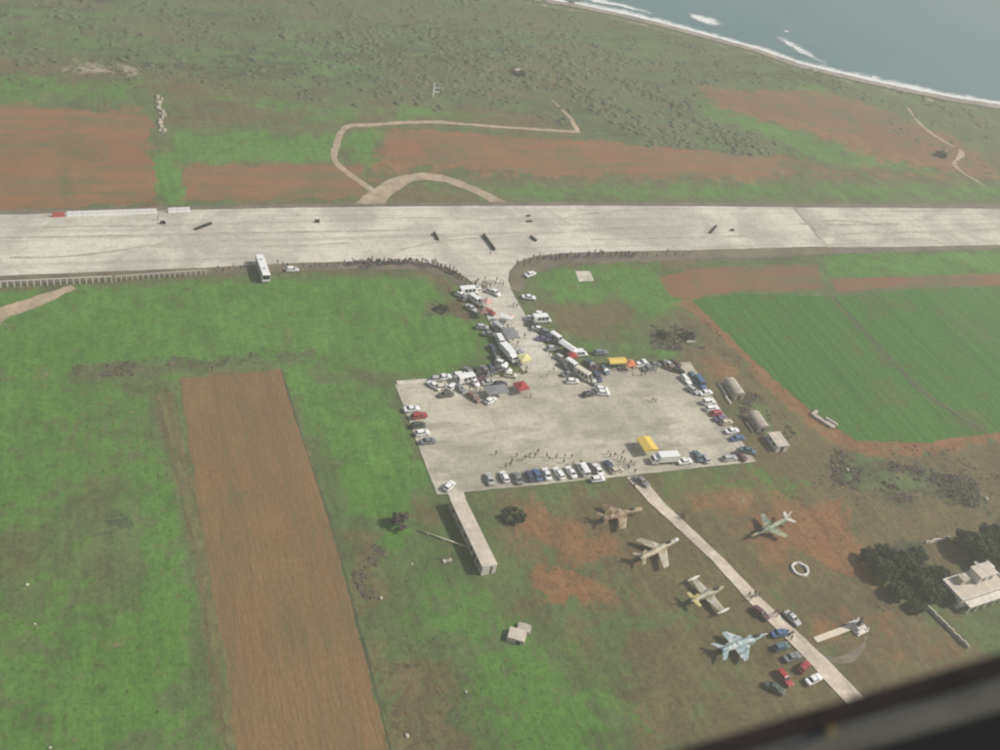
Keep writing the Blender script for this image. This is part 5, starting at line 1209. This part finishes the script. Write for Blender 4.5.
 ('hatch', 'grey', (-13.5, 62.7), 20, 'dark grey hatchback below the minibus at the taxiway mouth', TL),
 ('sedan', 'silver', (-13.5, 57.3), -60, 'silver sedan on the grass behind the faded pink tent', TL),
 ('hatch', 'red', (-8.4, 54.8), -40, 'red hatchback between the pink tent and the taxiway', TL),
 ('van', 'silver', (-8.1, 45.9), -65, 'silver van above the small white van by the grey awning', TL),
 ('sedan', 'navy', (-13.1, 36.5), -80, 'navy sedan on the verge behind the large white box lorry', TL),
 ('hatch', 'green', (-13.6, 32.3), -70, 'dark green hatchback behind the rear of the large white box lorry', TL),
 ('sedan', 'grey', (-23.6, 26.9), -70, 'grey sedan on the grass behind the white minibus of the apron cluster', TE),
 ('hatch', 'maroon', (-21.2, 23.0), 10, 'maroon hatchback among the people beside the white minibus', TE),
 ('sedan', 'silver', (-19.4, 21.9), 5, 'silver sedan between the dark cars and the long grey awning', TE),
 ('hatch', 'black', (-16.3, 20.7), 0, 'black hatchback behind the long grey awning', TE),
 ('sedan', 'white', (4.3, 44.9), -40, 'white sedan between the verge minibus and the purple sedan', TR),
 ('hatch', 'grey', (6.3, 43.1), -30, 'grey hatchback on the verge above the purple sedan', TR),
 ('sedan', 'black', (9.0, 37.3), 0, 'black sedan behind the top white van along the taxiway', TR),
 ('hatch', 'silver', (5.9, 30.3), -60, 'silver hatchback beside the dark green sedan along the taxiway', TR),
 ('sedan', 'navy', (14.2, 26.6), -70, 'navy sedan on the apron corner beside the maroon sedan', TE),
 ('hatch', 'grey', (11.6, 18.9), -75, 'grey hatchback between the cream minibus and the navy jeep', TE),
 ('sedan', 'grey', (31.8, 22.8), 5, 'grey sedan in front of the white cars by the orange tent', TE),
 ('sedan', 'brown', (39.2, 22.0), -40, 'brown sedan in front of the maroon hatchback', TE),
 # access road
 ('sedan', 'silver', (25.4, -69.3), -74, 'silver sedan parked on the far verge of the access road', DR),
 ('estate', 'maroon', (18.4, -66.6), -62, 'dark maroon estate on the verge between two display jets', DR),
 ('sedan', 'blue', (19.9, -72.5), 0, 'blue sedan beside the nose of the pale blue-grey jet', DR),
 ('hatch', 'teal', (18.2, -75.9), 4, 'dark teal hatchback below the blue sedan', DR),
 ('sedan', 'grey', (19.3, -78.9), 8, 'dark grey sedan on the grass between the teal hatchback and the red hatchback', DR),
 ('hatch', 'red', (20.6, -81.8), 25, 'red hatchback beside the white sedan next to the road', DR),
 ('sedan', 'white', (21.0, -85.1), 12, 'white sedan next to the road among the red cars', DR),
 ('estate', 'red', (14.5, -83.4), -79, 'red estate parked diagonally on the grass', DR),
 ('sedan', 'green', (10.9, -85.2), -45, 'dark green sedan behind the diagonal red estate', DR),
 ('hatch', 'white', (-64.1, 81.9), 0, 'small white hatchback beside the coach at the runway edge', None),
]
for a in V: vehicle(*a)

# motorcycles by the taxiway
def motorbike(pos, deg, col, label):
    r_ = empty('motorcycle', (pos[0], pos[1], 0.13), R(deg)); b_ = MB()
    b_.loft([[(x, y * w, z) for y, z in ((-1, z0), (1, z0), (1, z1), (-1, z1))] for x, w, z0, z1 in ((-0.5, .08, .55, .72), (-0.1, .16, .40, .80), (0.3, .15, .42, .98), (0.55, .08, .7, 1.0))]); add('body', b_.mesh('body', [paint]), r_, color=CARCOL[col])
    b_ = MB(); b_.box(-0.65, 0.05, -.13, .13, .78, .86); add('seat', b_.mesh('seat', [rubber]), r_)
    b_ = MB(); b_.tube((.45, -.36, 1.05), (.45, .36, 1.05), .025, .025, 6); b_.tube((.45, 0, 1.05), (.72, 0, .32), .04, .04, 6); add('handlebar', b_.mesh('handlebar', [steel]), r_)
    wm = wheel_mesh(.31, .12)
    for x_ in (-.68, .72): add('wheel', wm, r_, (x_, 0, .31))
    tag(r_, label, 'motorcycle')
motorbike((2.0, 48.7), 60, 'black', 'black motorcycle at the head of the row on the taxiway edge')
motorbike((2.3, 47.6), 55, 'red', 'dark red motorcycle in the row on the taxiway edge')
motorbike((2.2, 45.5), 60, 'silver', 'silver motorcycle below the black sedan on the taxiway edge')
motorbike((-7.1, 25.1), 20, 'black', 'black motorcycle on the apron just below the lemon tent')

# ---------------------------------------------------------------- people
TOPS = {'slate': 0, 'black': 1, 'dusty brown': 2, 'blue': 3, 'rust': 4, 'white': 5, 'red': 6, 'grey': 7, 'dark olive': 8, 'sand': 9, 'moss green': 10, 'plum': 11}
def along(pts, n, spread, label, group, z=0.09, skew=1.0):
    tops = random.sample(list(TOPS), n) if n <= 12 else None
    P = [Vector((*p, 0)) for p in pts]; L = [(P[i + 1] - P[i]).length for i in range(len(P) - 1)]; T = sum(L)
    for k in range(n):
        s_ = T * min(0.999, max(0.0, (k + random.uniform(0, 1)) / n)) ; i = 0
        while s_ > L[i] and i < len(L) - 1: s_ -= L[i]; i += 1
        p = P[i].lerp(P[i + 1], s_ / L[i]); d = (P[i + 1] - P[i]).normalized(); o = random.gauss(0, 0.5) * spread
        person((p.x - d.y * o, p.y + d.x * o), label.replace(' ', ' in %s top ' % tops[k], 1) if tops else label, group, random.gauss(1.57, 0.7), CLOTHES[TOPS[tops[k]]] if tops else None, z=z)
along([(-87.8, 82.8), (-75.8, 84.3)], 9, 2.0, 'spectator on the runway edge between the fence and the coach', 'spectators between fence and coach')
along([(-69.4, 82.8), (-52.0, 83.5), (-45.6, 83.8)], 12, 2.4, 'spectator in the loose crowd just beyond the coach', 'spectators beyond the coach')
along([(-47.2, 83.8), (-36.0, 83.8), (-26.0, 83.9), (-17.2, 81.6)], 56, 2.3, 'spectator in the dense crowd lining the runway edge', 'spectators lining the runway edge')
along([(-17.9, 81.7), (-13.7, 79.7), (-11.1, 74.8), (-9.8, 70.2)], 16, 1.7, 'spectator on the curved kerb where the taxiway leaves the runway', 'spectators on the taxiway curve')
along([(-8.7, 70.7), (-3.6, 71.5), (1.9, 70.6)], 16, 1.6, 'spectator in the line standing across the taxiway mouth', 'spectators across the taxiway mouth', 0.12)
along([(-8.5, 67.9), (-3.9, 67.5)], 8, 2.0, 'spectator between the minibus and the line across the taxiway', 'spectators behind the taxiway line', 0.12)
along([(9.2, 79.6), (17.5, 83.4), (27.2, 84.8)], 14, 1.8, 'spectator on the runway edge beside the parked white sedan', 'spectators beside the taxiway sedan')
along([(21.3, 83.8), (42.4, 84.7), (54.6, 84.1)], 36, 2.0, 'spectator in the crowd along the runway edge past the taxiway', 'spectators past the taxiway')
along([(54.6, 84.1), (78.2, 84.3)], 9, 1.8, 'spectator where the crowd past the taxiway thins out', 'spectators at the thin end of the crowd')
along([(-18.3, 27.2), (-21.6, 24.4), (-25.5, 19.6), (-23.0, 18.4)], 14, 3.2, 'person standing among the cars beside the white minibus', 'people among the runway-side cars', 0.14)
along([(-15.0, 27.3), (-19.6, 25.1)], 12, 2.4, 'person between the dark cars and the long grey awning', 'people by the dark cars', 0.14)
along([(-5.7, 47.3), (-5.4, 38.7), (-7.7, 26.1)], 11, 1.6, 'person at the stalls on the walkway side of the taxiway', 'people at the stalls', 0.13)
along([(3.1, 51.7), (2.8, 45.5), (4.7, 37.2)], 11, 1.6, 'person beside the motorcycles at the taxiway edge', 'people by the motorcycles', 0.13)
along([(4.9, 34.3), (5.5, 27.5), (5.4, 21.0)], 11, 1.8, 'person in front of the white vans along the taxiway', 'people by the vans', 0.13)
along([(17.7, 23.4), (27.0, 21.9), (33.4, 21.2)], 11, 2.6, 'person in front of the awnings on the runway-side edge', 'people by the awnings', 0.14)
along([(-27.5, -8.7), (-18.1, -9.3), (-4.3, -10.5)], 18, 3.2, 'person on the apron in front of the near-edge cars', 'people in front of the near-edge cars', 0.14)
along([(2.9, -11.5), (7.5, -13.7), (8.0, -18.3)], 12, 2.4, 'person walking between the near-edge cars and the yellow awning', 'people by the yellow awning', 0.14)
for px, lb in (((-3.1, 43.5), 'person walking alone in the middle of the taxiway beside the grey awning'), ((0.6, 57.8), 'person walking alone on the open taxiway near its mouth'), ((1.4, 57.2), 'person walking beside a companion on the open taxiway'),
               ((-1.4, 41.8), 'person in the middle of the taxiway opposite the purple sedan'), ((-1.5, 22.6), 'person standing on the apron where the taxiway opens out'), ((1.6, 25.1), 'person at the taxiway corner near the apron'),
               ((27.0, 8.1), 'dark figure alone in the middle of the scrub half of the apron'), ((26.3, 8.6), 'light figure beside the dark figure in mid apron'), ((-9.4, 14.6), 'person beside the bright red tent'),
               ((5.4, -23.5), 'person on the verge beside the grey sedan at the top of the road'), ((2.8, 87.9), 'person standing on the runway below the longest tyre row'), ((-14.7, 99.3), 'marshal beside the short tyre row on the runway'),
               ((-101.1, 112.8), 'marshal by the small tyre stack at the white barriers'), ((33.4, 21.2), 'person beside the grey sedan on the runway-side edge'), ((-92.7, 35.6), 'person standing alone beyond the top of the ploughed field'),
               ((-82.0, 40.6), 'person standing in the grass above the ploughed field')):
    person(px, lb, None, z=0.14)
# the back rows of the dense crowd, too packed to tell apart
vs_, fs, k0 = [], [], 0
for pts, n in (([(-45.4, 84.9), (-35.7, 84.7), (-25.8, 84.7), (-17.1, 82.2)], 60), ([(-16.7, 81.0), (-11.3, 74.3)], 20), ([(19.5, 83.9), (42.7, 85.3), (58.0, 84.6)], 40)):
    for k in range(n):
        f_ = random.random() * (len(pts) - 1); i = int(f_); f_ -= i; me_ = random.choice(POSES)
        c_ = np.empty(len(me_.vertices) * 3, np.float32); me_.vertices.foreach_get('co', c_); c_ = c_.reshape(-1, 3)
        a = random.uniform(0, 6.28); ca, sa = math.cos(a), math.sin(a)
        c_ = np.column_stack([c_[:, 0] * ca - c_[:, 1] * sa, c_[:, 0] * sa + c_[:, 1] * ca, c_[:, 2]]) * random.uniform(0.92, 1.05)
        c_ += (pts[i][0] + (pts[i + 1][0] - pts[i][0]) * f_, pts[i][1] + (pts[i + 1][1] - pts[i][1]) * f_ + random.gauss(0, 0.6), 0.09)
        q4 = np.array([p.vertices[:] for p in me_.polygons if len(p.vertices) == 4]); vs_.append(c_); fs.append(q4 + k0); k0 += len(c_)
tag(add('crowd', raw_mesh('crowd', np.concatenate(vs_), np.concatenate(fs), [plain('dark_clothing', (0.07, 0.065, 0.06), 0.9, var=0.7, scale=1.5)])), 'packed back rows of spectators along the runway edge', kind='stuff')
along([(14.1, -34.1), (15.0, -35.2)], 4, 1.2, 'walker in the small group on the upper access road', 'walkers on the upper access road', 0.15)
along([(18.0, -61.2), (20.7, -62.8)], 7, 1.2, 'walker in the bigger group halfway down the access road', 'walkers halfway down the access road', 0.15)
along([(21.3, -67.3), (22.6, -67.0)], 3, 0.8, 'person on the access road beside the silver sedan', 'people beside the silver sedan', 0.15)
along([(21.9, -72.6), (22.9, -73.9)], 5, 1.0, 'person at the nose of the blue sedan by the road', 'people by the blue sedan', 0.15)
along([(18.7, -82.8), (21.5, -81.8)], 6, 1.2, 'person standing among the red and white cars by the road', 'people among the red cars', 0.1)

# ---------------------------------------------------------------- trees and scrub
GV = 'evergreens of the dark grove'
spots = [(0, 0, q_) for q_ in (0.62, 0.85, 0.95, 0.8, 0.72, 0.85, 0.6, 0.66, 0.5)]
names_ = ['dark evergreen at the outer corner of the grove by the bare red ground', 'big dark evergreen on the bare-ground side of the grove', 'tall dark evergreen in the middle of the grove', 'big dark evergreen beside the clearing', 'dark evergreen at the lower side of the grove over the stone wall',
          'dark evergreen nearest the farmhouse porch'.replace('nearest', 'closest to'), 'smaller dark evergreen at the upper tip of the grove', 'dark evergreen by the white garden wall', 'smallest dark evergreen at the foot of the grove']
POS = [(55.9, -57.0), (56.8, -61.8), (63.2, -60.3), (65.0, -64.9), (57.0, -68.1), (65.1, -69.9), (61.5, -55.7), (69.4, -58.8), (58.7, -72.7)]
for k, p in enumerate(POS): tree(p, spots[k][2], names_[k], GV, TREES[k % 3])
for k, (p, s_, lb) in enumerate((((88.0, -60.6), 1.2, 'large dark evergreen behind the farmhouse and shed'), ((94.5, -59.0), 1.3, 'dark evergreen farthest out behind the farmhouse'.replace('farthest', 'standing')), ((86.2, -57.6), 0.9, 'smaller dark evergreen beyond the clearing by the farmhouse'), ((95.5, -63.3), 1.2, 'dark evergreen beside the shed at the picture edge'),
                              ((70.8, -65.6), 0.7, 'small dark evergreen between trough and farmhouse wall'), ((69.4, -71.7), 0.55, 'small dark evergreen against the porch corner of the farmhouse'))):
    tree(p, s_, lb, 'evergreens behind the farmhouse', TREES[(k + 1) % 3])
tree((-57.1, -25.8), 1.15, 'lone grey leafless tree in the green field by the apron corner', None, GREYTREE, name='bare_tree')
def bush(pos, s_, label, mesh=None):
    o = add('bush', mesh or DARKBUSH, None, (pos[0], pos[1], 0), random.uniform(0, 6)); o.scale = (s_, s_, s_); tag(o, label, 'bush'); return o
bush((-29.3, -28.1), 1.25, 'dark round bush in the grass below the near edge of the apron')
bush((257.3, 163.5), 1.3, 'dark bush beside the winding track near the sea')
bush((52.8, 36.8), 1.0, 'dark bush in the scrub beyond the apron by the short wall')
bush((44.7, 38.6), 0.9, 'dark bush at the outer end of the scrub beyond the apron')
bush((-22.9, 58.0), 0.9, 'low dark bush in the grass beside the taxiway mouth')
bush((67.7, 240.6), 1.1, 'green bush beside the tiny cabin near the sea')

def scatter(poly, n):
    xs_, ys_ = [p[0] for p in poly], [p[1] for p in poly]; out = []
    while len(out) < n:
        a = rng.uniform(min(xs_), max(xs_), 4 * n); b2 = rng.uniform(min(ys_), max(ys_), 4 * n)
        ok = signed(a, b2, poly) > 0; ok &= (wob(a, b2, 0.11, poly[0][0]) + 0.5 * wob(a, b2, 0.31, 2.0) + rng.normal(size=len(a)) * 0.28) > 0.22
        out += list(zip(a[ok], b2[ok]))
    return np.array(out[:n])
def dome_cloud(cent, rad, flat=0.5):
    """low rounded shrubs: a jittered cap of two rings and a top each"""
    n = len(cent); ang = np.arange(7) * 2 * math.pi / 7
    prof = ((1.0, 0.0), (0.82, 0.55), (0.42, 0.92)); V_ = np.zeros((n, 22, 3))
    for k, (pr, pz) in enumerate(prof):
        a = ang[None, :] + rng.uniform(-.3, .3, (n, 7)); j = rng.uniform(0.7, 1.25, (n, 7)) * pr * rad[:, None]
        V_[:, k * 7:k * 7 + 7, 0] = np.cos(a) * j; V_[:, k * 7:k * 7 + 7, 1] = np.sin(a) * j; V_[:, k * 7:k * 7 + 7, 2] = pz * rad[:, None] * flat * rng.uniform(0.75, 1.2, (n, 7))
    V_[:, 21, 2] = rad * flat * rng.uniform(0.8, 1.15, n)
    V_ += np.asarray(cent)[:, None, :]
    F_ = []
    for k in range(2):
        for j in range(7):
            a, b2 = k * 7 + j, k * 7 + (j + 1) % 7; F_ += [(a, b2, b2 + 7), (a, b2 + 7, a + 7)]
    F_ += [(14 + j, 14 + (j + 1) % 7, 21) for j in range(7)]
    F_ = np.array(F_); F_ = (F_[None] + (np.arange(n) * 22)[:, None, None]).reshape(-1, 3)
    return V_.reshape(-1, 3), F_
def thicket(name, regions, mat, label, flat=0.5):
    vs_, fs, k = [], [], 0
    for poly, n, r0, r1 in regions:
        p = scatter(poly, n); rad = rng.uniform(r0, r1, n) * (0.5 + rng.random(n) ** 2 * 0.9)
        v, f = dome_cloud(np.column_stack([p, np.full(n, -0.15)]), rad, flat); vs_.append(v); fs.append(f + k); k += len(v)
    me = raw_mesh(name, np.concatenate(vs_), np.concatenate(fs), [mat]); me.shade_smooth()
    o = add(name, me); tag(o, label, kind='stuff'); return o
def stuff(name, regions, mat, K, label, leaf=0.3, flat=0.7):
    vs_, fs, k = [], [], 0
    for poly, n, r0, r1 in regions:
        p = scatter(poly, n); rad = rng.uniform(r0, r1, n) * (0.6 + 0.7 * rng.random(n))
        c_ = np.column_stack([p, np.full(n, -0.1)]); v, f = leaf_cloud(c_, rad, K, rad * leaf, flat, 0.2)
        vs_.append(v); fs.append(f + k); k += len(v)
    o = add(name, raw_mesh(name, np.concatenate(vs_), np.concatenate(fs), [mat])); tag(o, label, kind='stuff'); return o
thicket('scrub_foliage', [
    ([(-178.7, 332.0), (138.2, 402.2), (146.8, 327.8), (206.8, 295.1), (270.9, 249.8), (342.0, 216.4), (301.5, 170.8), (270.1, 212.4), (235.8, 236.8), (162.6, 235.9), (137.5, 198.6), (69.7, 193.2), (-28.8, 203.1), (-93.0, 223.0), (-171.3, 234.4)], 5600, 0.4, 1.7),
    ([(91.3, 248.6), (158.7, 228.6), (131.0, 166.7), (97.8, 169.6), (79.0, 181.1), (61.6, 196.7)], 900, 0.6, 2.0), ([(123.9, 208.4), (151.8, 195.1), (175.8, 175.6), (177.9, 165.8), (143.4, 161.3), (110.5, 175.6)], 620, 0.6, 1.9),
    ([(-12.5, 287.3), (111.2, 299.4), (147.9, 264.1), (82.1, 225.1), (21.4, 215.3), (6.7, 227.6), (-33.4, 247.3)], 1700, 0.6, 2.1), ([(258.4, 214.1), (284.3, 181.1), (282.9, 149.7), (265.8, 130.5), (253.9, 159.4), (247.5, 190.8)], 160, 0.5, 1.2)], leaf_scrub, 'low grey-green scrub covering the land towards the sea', 0.38)
leaf_brown = leaf_mat('brown_scrub_twigs', (0.14, 0.12, 0.088), (0.24, 0.21, 0.15), 0.3)
stuff('thorn_scrub', [
    ([(42.9, 44.6), (59.7, 41.6), (55.9, 30.3), (38.6, 32.0)], 160, 0.4, 1.1), ([(52.6, 11.9), (63.8, 6.9), (63.9, -12.7), (53.0, -11.2), (49.4, 0.0)], 220, 0.3, 0.9),
    ([(70.8, -17.0), (81.5, -22.7), (109.2, -35.7), (104.1, -46.0), (75.3, -38.4), (64.1, -29.0)], 1000, 0.3, 0.9), ([(-71.3, -29.6), (-62.4, -31.1), (-62.6, -47.0), (-70.1, -45.0)], 160, 0.25, 0.7),
    ([(57.5, -51.6), (76.1, -54.8), (63.8, -74.3), (49.3, -71.5)], 140, 0.25, 0.7), ([(50.7, -23.1), (73.2, -29.5), (63.7, -47.5), (58.8, -35.8)], 130, 0.2, 0.5), ([(-126.8, 41.3), (-105.3, 42.5), (-101.0, 38.6), (-105.7, 35.8), (-125.4, 36.3)], 220, 0.25, 0.7), ([(-26.5, 63.6), (-14.1, 60.6), (-15.7, 53.3), (-28.7, 55.4)], 60, 0.2, 0.5)], leaf_brown, 22, 'brown thorn scrub around the huts and the crop', 0.30, 0.45)
stuff('dry_weeds', [
    ([(-126.8, 41.3), (-105.3, 42.5), (-95.3, 40.6), (-62.9, 41.9), (-63.1, 38.2), (-100.7, 36.5), (-125.4, 36.3)], 330, 0.15, 0.4), ([(-71.2, -62.1), (-56.5, -62.6), (-59.0, -88.2), (-72.1, -85.2)], 220, 0.15, 0.38), ([(11.9, 83.1), (57.7, 83.9), (64.0, 80.4), (24.4, 77.5)], 90, 0.2, 0.45),
    ([(-133.9, 14.1), (-113.9, 18.6), (-112.3, -32.3), (-120.7, -48.5), (-135.1, -33.4)], 220, 0.12, 0.3), ([(-26.9, -53.6), (5.3, -71.0), (-12.3, -94.4), (-36.4, -77.7)], 160, 0.12, 0.28), ([(76.7, -14.4), (131.0, -26.2), (102.8, -57.6), (74.8, -45.7)], 300, 0.3, 0.6),
    ([(64.8, 51.2), (66.9, 15.1), (67.0, -7.9), (62.6, -3.8), (58.9, 19.9)], 90, 0.25, 0.6), ([(-24.9, 63.5), (-13.2, 59.4), (-15.1, 53.2), (-28.7, 55.4)], 70, 0.25, 0.6), ([(-150.9, 234.7), (-20.0, 248.7), (-26.2, 216.8), (-149.9, 209.1)], 260, 0.4, 1.0)], leaf_dry, 12, 'dry brown weeds and thistles in the fields')
stuff('field_weeds', [
    ([(-152.0, 36.9), (-106.1, 30.9), (-101.2, -31.6), (-102.4, -78.3), (-145.3, -68.5)], 1300, 0.10, 0.24), ([(-73.2, 29.7), (-47.0, 22.5), (-47.3, -17.5), (-61.7, -35.7), (-67.6, -9.2)], 420, 0.10, 0.24), ([(-60.8, -41.7), (-32.1, -40.9), (-12.0, -70.2), (-26.4, -95.6), (-66.3, -86.5)], 900, 0.10, 0.24),
    ([(-154.3, 72.9), (-80.3, 76.9), (-13.8, 68.2), (-18.4, 32.8), (-71.8, 38.2), (-152.3, 41.6)], 500, 0.10, 0.22), ([(-31.7, -25.0), (20.1, -33.3), (22.6, -68.8), (-6.8, -84.0), (-29.0, -58.8)], 600, 0.10, 0.24), ([(22.6, -22.8), (70.2, -33.8), (51.7, -68.3), (35.4, -52.8)], 350, 0.10, 0.24)], leaf_weed, 8, 'green weeds dotted over the grass fields', 0.7)

# scattered pale stones in the near fields
b_ = MB(); b_.loft([[(math.cos(a) * r, math.sin(a) * r * 0.8, z) for a in (0, 1.1, 2.2, 3.1, 4.3, 5.3)] for r, z in ((0.5, -0.1), (0.55, 0.15), (0.3, 0.42))]); BOULDER = b_.mesh('boulder', [walk_m])
for p, s_, lb in (((-135.7, -29.4), 0.8, 'pale boulder in the grass beside the dark weeds, higher of two'), ((-134.1, -39.6), 0.6, 'smaller pale boulder in the grass below the other'), ((-54.8, -71.9), 0.7, 'white boulder in the green patch below the bunker'), ((-66.1, -45.8), 0.9, 'white boulder among the weeds beside the ploughed field'),
                  ((-68.8, -78.8), 1.0, 'white boulder at the bottom of the weeds beside the ploughed field'), ((-57.1, -37.7), 0.6, 'pale boulder in the green field below the fallen pole'), ((-131.2, -67.4), 0.6, 'pale boulder at the bottom edge of the far green field'), ((71.2, -26.1), 1.2, 'pale boulder among the dark scrub by the crop'), ((107.1, -43.0), 1.3, 'pale boulder at the outer end of the scrub by the crop')):
    o = add('boulder', BOULDER, None, (*p, 0), random.uniform(0, 6)); o.scale = (s_, s_, s_); tag(o, lb, 'boulder')

# ---------------------------------------------------------------- window sill of the aircraft the picture is taken from
seal_m = plain('dark_rubber_seal', (0.055, 0.040, 0.032), 1.0, var=0.3, scale=30)
trim_m = plain('grey_cabin_trim', (0.19, 0.17, 0.135), 0.95, var=0.25, scale=20)
lip_m = plain('worn_grey_lip', (0.24, 0.24, 0.21), 0.5, var=0.2, scale=30)
liner_m = plain('black_cabin_liner', (0.026, 0.024, 0.024), 1.0)  # near-black base colour of the liner below the ledge
A0, B0 = Vector((-114.3269, -177.3639, 171.4504)), Vector((-114.0730, -177.4224, 171.6115))
A1, B1 = Vector((-114.3311, -177.4020, 171.4031)), Vector((-114.0768, -177.4573, 171.5680))
ax = (B0 - A0).normalized(); dn = ((A1 - A0) - ax * (A1 - A0).dot(ax)).normalized(); vw = ax.cross(dn).normalized()
if vw.dot(A0 - CAM) < 0: vw = -vw        # away from the lens
r_ = bpy.data.objects.new('aircraft_window_sill', None); COL.objects.link(r_); r_.empty_display_size = 0.1
def sill_part(nm, prof, mt, ext=0.0):
    """prof: (mm down from the edge, mm away from the eye)"""
    b_ = MB(); b_.loft([[p + dn * (u / 1000) + vw * (w / 1000) for u, w in prof] for p in (A0 - ax * ext, B0 + ax * 0.25)])
    add(nm, b_.mesh(nm, [mt], False), r_)
sill_part('rubber_seal', [(0, 5), (1.0, 2), (3, 0.5), (7, 0), (10, 1), (11, 3), (10, 12), (4, 13), (1, 10)], seal_m)
sill_part('sill_lip', [(11.4, 4), (11.8, 1), (12.8, 0), (13.8, 2), (13.8, 14), (11.4, 14)], lip_m)
sill_part('sill_ledge', [(14.2, 3), (19, 1), (26, 0), (29, 2), (29, 15), (14.2, 15)], trim_m)
sill_part('door_liner', [(29.4, 3), (50, 2), (160, 14), (160, 30), (29.4, 18)], liner_m)
b_ = MB(); pr = A0.lerp(B0, 0.525) + dn * 0.0125 + vw * 0.002; b_.tube(pr, pr - vw * 0.004, 0.0026, 0.002, 10); add('light_spot', b_.mesh('light_spot', [plain('yellow_light_spot', (0.45, 0.33, 0.12), 0.4, 0.6)]), r_)  # small yellow disc added in place of a spot of light
tag(r_, 'dark blurred window sill of the aircraft across the bottom corner', 'window sill')

# ---------------------------------------------------------------- haze: sea air between the camera and the land
me = bpy.data.meshes.new('haze'); b_ = MB(); b_.box(-3600, 4000, -3600, 5200, -9.0, 176.0); me = b_.mesh('haze', [])
m = bpy.data.materials.new('sea_haze'); m.use_nodes = True; nt = m.node_tree; nt.nodes.clear()
out = nt.nodes.new('ShaderNodeOutputMaterial'); pv = nt.nodes.new('ShaderNodeVolumePrincipled')
pv.inputs['Color'].default_value = (0.97, 0.95, 0.88, 1); pv.inputs['Density'].default_value = 0.00055; pv.inputs['Anisotropy'].default_value = 0.2
nt.links.new(pv.outputs[0], out.inputs['Volume']); me.materials.append(m)
tag(add('haze', me), kind='stuff')
